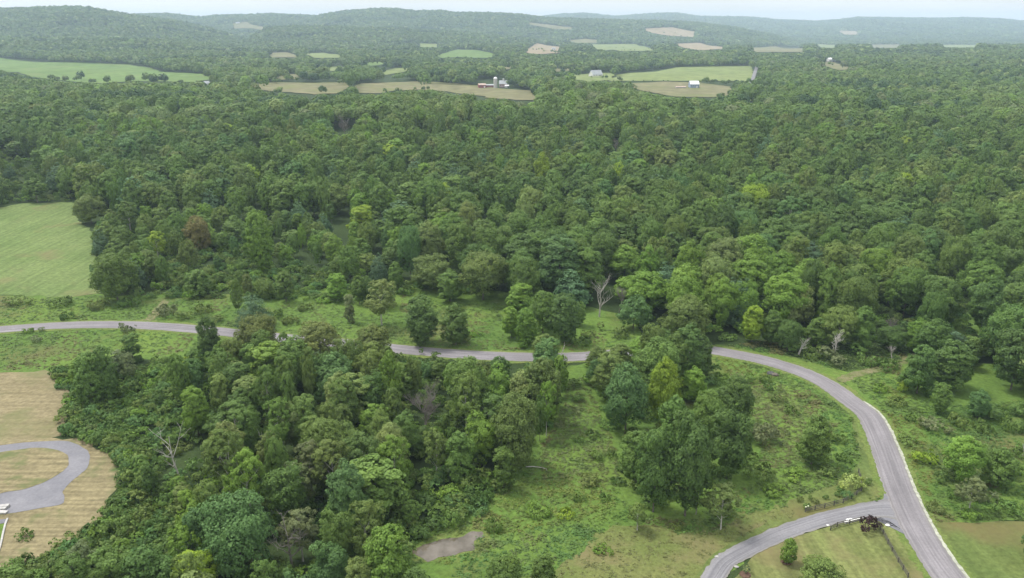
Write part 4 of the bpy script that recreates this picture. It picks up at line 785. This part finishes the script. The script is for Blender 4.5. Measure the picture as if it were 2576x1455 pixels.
for s_ in MS:
    l_ = min(SL, key=lambda q: math.hypot(q[0] - s_[0], (q[1] - s_[1]) * 1.3)); dx, dy = s_[0] - l_[0], s_[1] - l_[1]
    d = ('right of' if dx > 0 else 'left of') if abs(dx) > abs(dy) * 1.2 else ('in front of' if dy > 0 else 'behind'); gs.setdefault((l_[2], d), []).append((math.hypot(dx, dy), s_))
for (lm, d), q in gs.items():
    q.sort(key=lambda e: e[0])
    for k, (_, s_) in enumerate(q):
        sz = 'large' if s_[2] > 65 else 'small' if s_[2] < 40 else 'medium'; shrub(s_[0], s_[1], s_[2] * .85, s_[3], {'dark': 'mid', 'blue': 'dark'}.get(s_[4], s_[4]), '%s %s %s, %s one %s %s' % (sz, WORD[{'dark': 'mid', 'blue': 'dark'}.get(s_[4], s_[4])], 'upright shrub' if s_[3] > .65 else 'spreading shrub', ORD[k] if k == 0 else ORD[k] + ' nearest', d, lm), random.choice([2, 4, 0, 2]) if s_[3] < .6 else random.choice([0, 1, 3]), 'shrub', 'shrubs of the meadows')

# ------------------------------------------------------------------ dead trees
def snag_mb(seed, h, rad, spread, nb, depth=3, straight=.0, lean=(0, 0), bl=1.0):
    r = random.Random(seed); m = MB()
    def br(p, d, L_, R, lv):
        n = 4; pts = [p]; rads = [R]; q = p.copy(); dd = d.copy()
        for i in range(n):
            dd = (dd + Vector((r.gauss(0, .16), r.gauss(0, .16), r.gauss(.04, .1))) * (1 - straight if lv == 0 else 1)).normalized(); q = q + dd * L_ / n; pts.append(q.copy()); rads.append(R * (1 - .8 * (i + 1) / n) + .012)
        m.tube(pts, rads, 7 if lv == 0 else 5 if lv == 1 else 3)
        if lv < depth:
            for k in range(nb if lv == 0 else max(2, nb // 2)):
                f = r.uniform(.3 if lv == 0 else .25, .98); i = min(n - 1, int(f * n)); base = pts[i].lerp(pts[i + 1], f * n - i); th = r.uniform(0, 6.28)
                side = Vector((math.cos(th), math.sin(th), r.uniform(.15, .9) - .3 * lv * 0)).normalized(); nd = (dd * (1 - spread) + side * spread).normalized()
                br(base, nd, L_ * r.uniform(.32, .58) * (bl if lv == 0 else 1), rads[i] * .55, lv + 1)
    br(Vector((0, 0, -.3)), Vector((lean[0], lean[1], 1)).normalized(), h, rad, 0); return m
def snag(xb, yb, yt, label, mat, seed, rad=.22, spread=.62, nb=7, depth=2, straight=.3, lean=(0, 0), lift=0, name='dead_tree', bl=1.0):
    x, y, z = at(xb, yb); h = zat(y, yt) - z; m = snag_mb(seed, h * .92, rad, spread, nb, depth, straight, lean, bl)
    e = thing(name, label, 'tree', (x, y, z), random.uniform(0, 6.28) if lean == (0, 0) else 0, 'bare dead trees'); n0 = 7 * 5 + 0
    # the trunk is the first tube, the rest are the branches
    tv = [v for v in m.v[:n0]]; tf = [f for f in m.f if max(f) < n0]; bf = [tuple(i - n0 for i in f) for f in m.f if min(f) >= n0]
    obj('trunk', mesh('trunk', tv, tf, mat), e)
    if bf: obj('branches', mesh('branches', m.v[n0:], bf, mat), e)
    return e
DW, TW, PB = M['deadwood'], M['twig'], M['palebark']
snag(1507,798,716,'tall bare grey tree standing clear at the wood edge by the road', DW, 1, .32, .55, 13, 2, .6)
snag(1556,790,732,'bare grey tree half hidden right of the tall bare one', TW, 2, .2, .6, 10, 3)
snag(2097,902,838,'white dead tree with stubby side branches behind the road bend', PB, 23, .30, .72, 15, 2, .93, bl=.62)
snag(2008,892,852,'leaning white dead tree behind the road bend', PB, 4, .34, .6, 9, 2, .2, (.25, 0))
snag(2243,905,868,'small grey dead tree near the dirt track', DW, 5, .2, .6, 8, 2)
snag(1065,1100,1008,'wide bare twiggy tree in the middle of the near wood', TW, 6, .26, .62, 16, 3)
snag(455,1215,1085,'white broken snag with long bare limbs in the near wood', PB, 7, .24, .72, 6, 2, .3, (-.12, 0))
snag(670,1170,1100,'thin white barked snag in the near wood', PB, 8, .16, .55, 5, 2)
snag(1316,1165,1085,'pale dead tree with curved limbs on the meadow edge', PB, 9, .2, .75, 7, 2, .2, (.15, 0))
snag(735,1435,1320,'half dead grey tree with drooping bare limbs beside the largest bluish tree', TW, 10, .3, .75, 9, 3)
snag(1410,893,862,'leaning pale dead pole beside the straight road', PB, 11, .16, .5, 3, 1, .6, (.45, 0))
snag(2225,858,812,'brown topped dying tree behind the dirt track', TW, 12, .22, .6, 14, 3)
snag(2345,800,765,'grey dead tree left of the small dark clearing', TW, 13, .2, .65, 9, 3)
snag(2570,1150,1108,'white bare tree at the edge of the scrub', PB, 14, .18, .6, 7, 2)
snag(1000,1285,1230,'white stemmed broken tree at the foot of the near wood', PB, 15, .16, .6, 5, 2)
snag(1750,1295,1240,'pale bare twigged tree beside the feathery tree near the driveway', TW, 16, .12, .55, 10, 3)
snag(660,440,412,'grey bare tree in the middle of the forest', TW, 17, .3, .6, 12, 3); snag(865,345,300,'large grey bare tree high in the forest', TW, 18, .35, .6, 14, 3); snag(1552,385,355,'thin bare tree in the right half of the forest', TW, 19, .3, .6, 12, 3)
x, y, z = at(1350, 1178); m = MB().tube([(-2.6, .2, .25), (-1, 0, .45), (.6, -.2, .4), (2.2, -.6, .2), (2.3, -1.3, .12)], [.13, .12, .1, .08, .04]); obj('fallen_branch', m.me('fallen_branch', PB), None, (x, y, z), label='pale fallen branch lying in the meadow beside the wood', category='branch')

# ------------------------------------------------------------------ fences, stones and garden things
def fence(pts, label, post_h=1.25, rails=3, gap=2.4, name='post_and_rail_fence', mat=None):
    mat = mat or M['wood']; W_ = [Vector(at(*p)) for p in pts]; P = [W_[0]]
    for a_, b_ in zip(W_, W_[1:]):
        n = max(1, round((b_ - a_).length / gap)); P += [a_.lerp(b_, (k + 1) / n) for k in range(n)]
    e = thing(name, label, 'fence', P[0], 0, 'dark rail fences by the driveway'); o0 = P[0]
    for p in P: q = p - o0; obj('post', MB().box(q.x - .09, q.x + .09, q.y - .09, q.y + .09, q.z - .1, q.z + post_h).me('post', mat), e)
    for k in range(rails):
        m = MB(); zz = .35 + k * .38
        for a_, b_ in zip(P, P[1:]): d = (b_ - a_).normalized() * .1; m.beam(a_ - o0 + d + Vector((0, 0, zz)), b_ - o0 - d + Vector((0, 0, zz)), .05, .15)
        obj('rail', m.me('rail', mat), e)
    return e
fence([Z2(p) for p in [(440,730),(720,668),(990,600),(1110,535),(1255,425),(1258,330),(1212,160)]], 'dark rail fence curving round the corner garden')
fence([Z2(p) for p in [(805,995),(900,945),(1080,905),(1240,865)]], 'short dark rail fence beside the maroon bush')
fence([Z2(p) for p in [(1480,930),(1530,985),(1570,1050),(1640,1190),(1700,1300),(1790,1460)]] + [Z1((1775, 1229))], 'overgrown dark rail fence running along the road below the maroon bush')
a0, a1 = Vector(at(*Z2((1010,890)))), Vector(at(*Z2((1240,838)))); m = MB().beam(Vector((0, 0, .2)), a1 - a0 + Vector((0, 0, .2)), .35, .3); obj('white_edging', m.me('white_edging', M['white']), None, a0, label='white timber edging along the driveway behind the short fence', category='edging')
for i, (p, lb, s_) in enumerate([((1068,855),'white boulder in a pair beside the driveway fence, the larger one', .55), ((1100,840),'white boulder in a pair beside the driveway fence, the smaller one', .45), ((1635,925),'lone white boulder on the verge below the junction', .5), ((768,925),'small pale stone at the edge of the driveway', .35)]):
    obj('boulder', rock_me('boulder', M['white'], s_, s_ * .8, s_ * .9, i), None, at(*Z2(p)), label=lb, category='boulder', group='pale stones by the driveway')
for i, (p, lb, s_) in enumerate([((595,1155),'white stone on the outer edge of the lower driveway', .45), ((460,1085),'grey stone on the inner edge of the lower driveway', .45)]): obj('boulder', rock_me('boulder', M['stone'], s_, s_ * .8, s_ * .9, 20 + i), None, at(*Z1(p)), label=lb, category='boulder', group='pale stones by the driveway')
for i, (p, lb, s_) in enumerate([((830,858),'dark boulder in the meadow inside the road bend', 1.3), ((858,866),'grey speckled boulder right of the dark one in the meadow', 1.2)]): obj('boulder', rock_me('boulder', M['darkrock'] if i == 0 else M['bark'], s_, s_ * .7, s_ * .75, 30 + i), None, at(*Z6(p)), label=lb, category='boulder', group='boulders in the meadow')
for p, lb in (((938,1118), 'round mulch bed under the clipped tree on the striped lawn'), ((655,1208), 'round mulch bed under the sapling on the striped lawn')):
    x, y, z = at(*Z1(p)); obj('mulch_bed', MB().lathe([(1.1, .02), (1.0, .16), (.5, .24), (0.01, .26)], 18).me('mulch_bed', M['mulch']), None, (x, y, z + .08), label=lb, category='mulch bed')
def Z3(p): return (p[0] / 3.515) / K, (p[1] / 3.515 + 1900) / K
for i, (p, lb) in enumerate([((35,540), 'pale stone slab at the front of the pile by the looped driveway'), ((20,490), 'pale stone slab in the middle of the pile by the looped driveway'), ((55,465), 'pale stone slab at the back of the pile by the looped driveway')]):
    x, y, z = at(*Z3(p)); m = MB().box(-1.1, 1.1, -.5, .5, 0, .42 + .1 * i); o = obj('stone_slab', m.me('stone_slab', M['stone']), None, (x, y, z + .05), label=lb, category='stone', group='stone slabs by the looped driveway'); o.rotation_euler = (0, 0, .15 * i - .1)
    b = o.modifiers.new('edge', 'BEVEL'); b.width = .08; b.segments = 2
ED = spline(world([Z3(p) for p in [(110,625),(80,700),(45,840),(15,980),(-20,1100),(-60,1250)]]), 5); m = MB()
for a_, b_ in zip(ED, ED[1:]): m.beam((a_[0], a_[1], .2), (b_[0], b_[1], .2), .35, .3)
obj('stone_edging', m.me('stone_edging', M['stone']), None, label='low pale stone edging round the patio lawn below the looped driveway', category='edging')
sheet('patio', world([Z3(p) for p in [(105,628),(75,680),(-80,720),(-200,700),(-200,650)]]), M['drive2'], .13, 4, 0)
sheet('patio_lawn', world([Z3(p) for p in [(72,690),(40,840),(8,985),(-60,1200),(-400,1200),(-300,740)]]), M['meadow'], .12, 4, 0)
a_ = Z3((360,900)); shrub(a_[0], a_[1], 45, .4, 'mid', 'low green bush alone on the dry lawn below the looped driveway', 4, 'shrub')

# ------------------------------------------------------------------ farms and houses in the valley
def building(name, label, cat, xv, yv, L_, W, e, r, wall, roof, rz=0, wins=0, door=True, group=None, lift=0., chimney=False):
    x, y, z = at(xv, yv); t = thing(name, label, cat, (x, y, z - .2 + lift), rz, group); obj('wall', MB().walls(L_, W, e, r - .05).me('wall', wall), t)
    rf = obj('roof', MB().gable(L_, W, e, r).me('roof', roof), t)
    if chimney: obj('chimney', MB().box(L_ * .2, L_ * .2 + .9, -.4, .5, e, r + 1.4).me('chimney', M['stone']), rf)
    for k in range(wins): xx = -L_ / 2 + L_ * (k + .5) / wins; obj('window', MB().box(xx - .6, xx + .6, -W / 2 - .06, -W / 2 - .01, e * .45, e * .45 + 1.4).me('window', M['darkglass']), t)
    if door: obj('door', MB().box(L_ * .18, L_ * .18 + 2.2, -W / 2 - .1, -W / 2 - .02, 0, min(e * .75, 3)).me('door', M['white'] if wall is not M['white'] else M['darkglass']), t)
    return t
building('barn', 'grey blue barn with a bright white roof standing in the tan field', 'barn', 1744, 222, 15.5, 11, 6.2, 11.2, M['barnblue'], M['roofwhite'], .12, 4, True, None, .8)
t = building('shed', 'low open shed with pale panels left of the white roofed barn', 'shed', 1711, 223, 17, 7, 1.9, 2.9, M['stone'], M['rust'], .05, 0, False, None, .8)
building('barn', 'low red barn with a rusty pale roof at the silo farm', 'barn', 1212, 222, 12, 12, 4.6, 6.6, M['barnred'], M['rust'], .2, 2, True, 'buildings of the silo farm', .8)
building('shed', 'long low open shed between the red barn and the silo', 'shed', 1230, 220.5, 15, 7, 3.0, 4.4, M['barnred'], M['greyroof'], .1, 0, False, 'buildings of the silo farm', .8)
x, y, z = at(1246, 223); t = thing('silo', 'tall pale concrete silo with a white dome', 'silo', (x, y, z + .5), 0, 'buildings of the silo farm'); obj('silo_body', MB().lathe([(3.1, -.5), (3.1, 14.5), (3.12, 14.6), (3.12, 14.9)], 28).me('silo_body', M['concrete']), t)
obj('dome', MB().lathe([(3.2, 14.9)] + [(3.2 * math.cos(q), 14.9 + 2.9 * math.sin(q)) for q in np.linspace(0, 1.56, 8)], 28).me('dome', M['roofwhite']), t); obj('chute', MB().box(-.6, .6, -3.7, -3.05, 0, 14).me('chute', M['concrete']), t)
t = building('barn', 'pinkish two storey barn with a cupola right of the silo', 'barn', 1266, 220.5, 13, 11, 5.5, 10.5, M['pinkwall'], M['greyroof'], -.1, 3, True, 'buildings of the silo farm', .8)
cu = obj('cupola', MB().box(-1.1, 1.1, -1.1, 1.1, 10.2, 13).me('cupola', M['white']), t); obj('cupola_roof', MB().lathe([(1.7, 13), (.02, 14.4)], 4).me('cupola_roof', M['greyroof']), cu)
building('shed', 'white lean-to against the pinkish barn', 'shed', 1275, 221.5, 6, 5, 2.8, 4.2, M['white'], M['roofwhite'], -.1, 0, True, 'buildings of the silo farm', .8)
building('house', 'wide house with a grey hipped looking roof beside the pale crop field', 'house', 1498, 193, 24, 15, 3.5, 11.5, M['white'], M['greyroof'], .5, 4, True, None, .8, True)
building('house', 'pale gabled house beside the round tree at the left field', 'house', 523, 219, 11, 10, 5, 8.5, M['white'], M['greyroof'], .7, 3, True, None, .8)
building('house', 'low grey roofed house half hidden by trees near the left field', 'house', 566, 220, 15, 9, 3, 5.2, M['stone'], M['greyroof'], -.2, 3, True, None, .8)
HS = [(1333,97,16,'small white farmhouse on the wooded slope above the tan pasture'),(1476,127,20,'white house at the left end of the hazy pale field'),(1482,140,18,'white building among trees below the hazy pale field'),(1515,139,30,'long white building right of the one below the hazy field'),(1848,129,16,'tall white house at the end of the dry field'),(2089,157,20,'pale roofed house beside the olive grass patch on the right'),(2171,168,18,'pinkish house right of the olive grass patch'),(1179,189,12,'small white house in the trees above the silo farm'),(598,62,26,'pale house on the hillside clearing at left'),(1392,128,14,'small house on the tan pasture'),(985,60,22,'pale house high on the wooded central hill')]
for (a_, b_, s_, lb) in HS:
    building('house', lb, 'house', a_, b_, s_, s_ * .6, 5.5, 9.5, M['pinkwall'] if 'pink' in lb else M['white'], M['roofwhite'] if 'roofed' in lb else M['greyroof'], random.uniform(-.3, .3), 3, True, 'scattered houses of the valley', 6.0 if b_ < 100 else 2.5)
x, y, z = at(618, 214); t = thing('parked_car', 'white car parked on the yard beside the tan field', 'car', (x, y, z + .9), .2)
obj('body', MB().box(-2.2, 2.2, -.9, .9, .35, .95).add([(-1.5,-.8,.95),(1.2,-.8,.95),(1.2,.8,.95),(-1.5,.8,.95),(-1.0,-.7,1.5),(.7,-.7,1.5),(.7,.7,1.5),(-1.0,.7,1.5)], [(0,1,5,4),(1,2,6,5),(2,3,7,6),(3,0,4,7),(4,5,6,7)]).me('body', M['white']), t)
for sx in (-1.4, 1.4):
    for sy in (-.85, .85): obj('wheel', MB().tube([(sx, sy - .1, .33), (sx, sy + .1, .33)], [.33, .33], 12).me('wheel', M['darkglass']), t)
strip('farm_lane', spline(world([(1903,168),(1898,185),(1893,200),(1888,212)]), 8), 7, M['drive'], 1.4, 3)
strip('farm_lane', spline(world([(262,228.5),(330,226),(420,224.5),(480,223.5)]), 6), 7, M['drive'], .8, 3)

# ------------------------------------------------------------------ the air
a = NT('hazy_air'); v = a.n('ShaderNodeVolumePrincipled'); v.inputs['Color'].default_value = (.66, .83, 1.0, 1); v.inputs['Density'].default_value = .90e-4; v.inputs['Anisotropy'].default_value = .1; a.l(v.outputs[0], a.o.inputs['Volume'])
obj('haze', MB().box(-15500, 15500, -400, 15600, -140, 260).me('haze', a.m), kind='stuff')
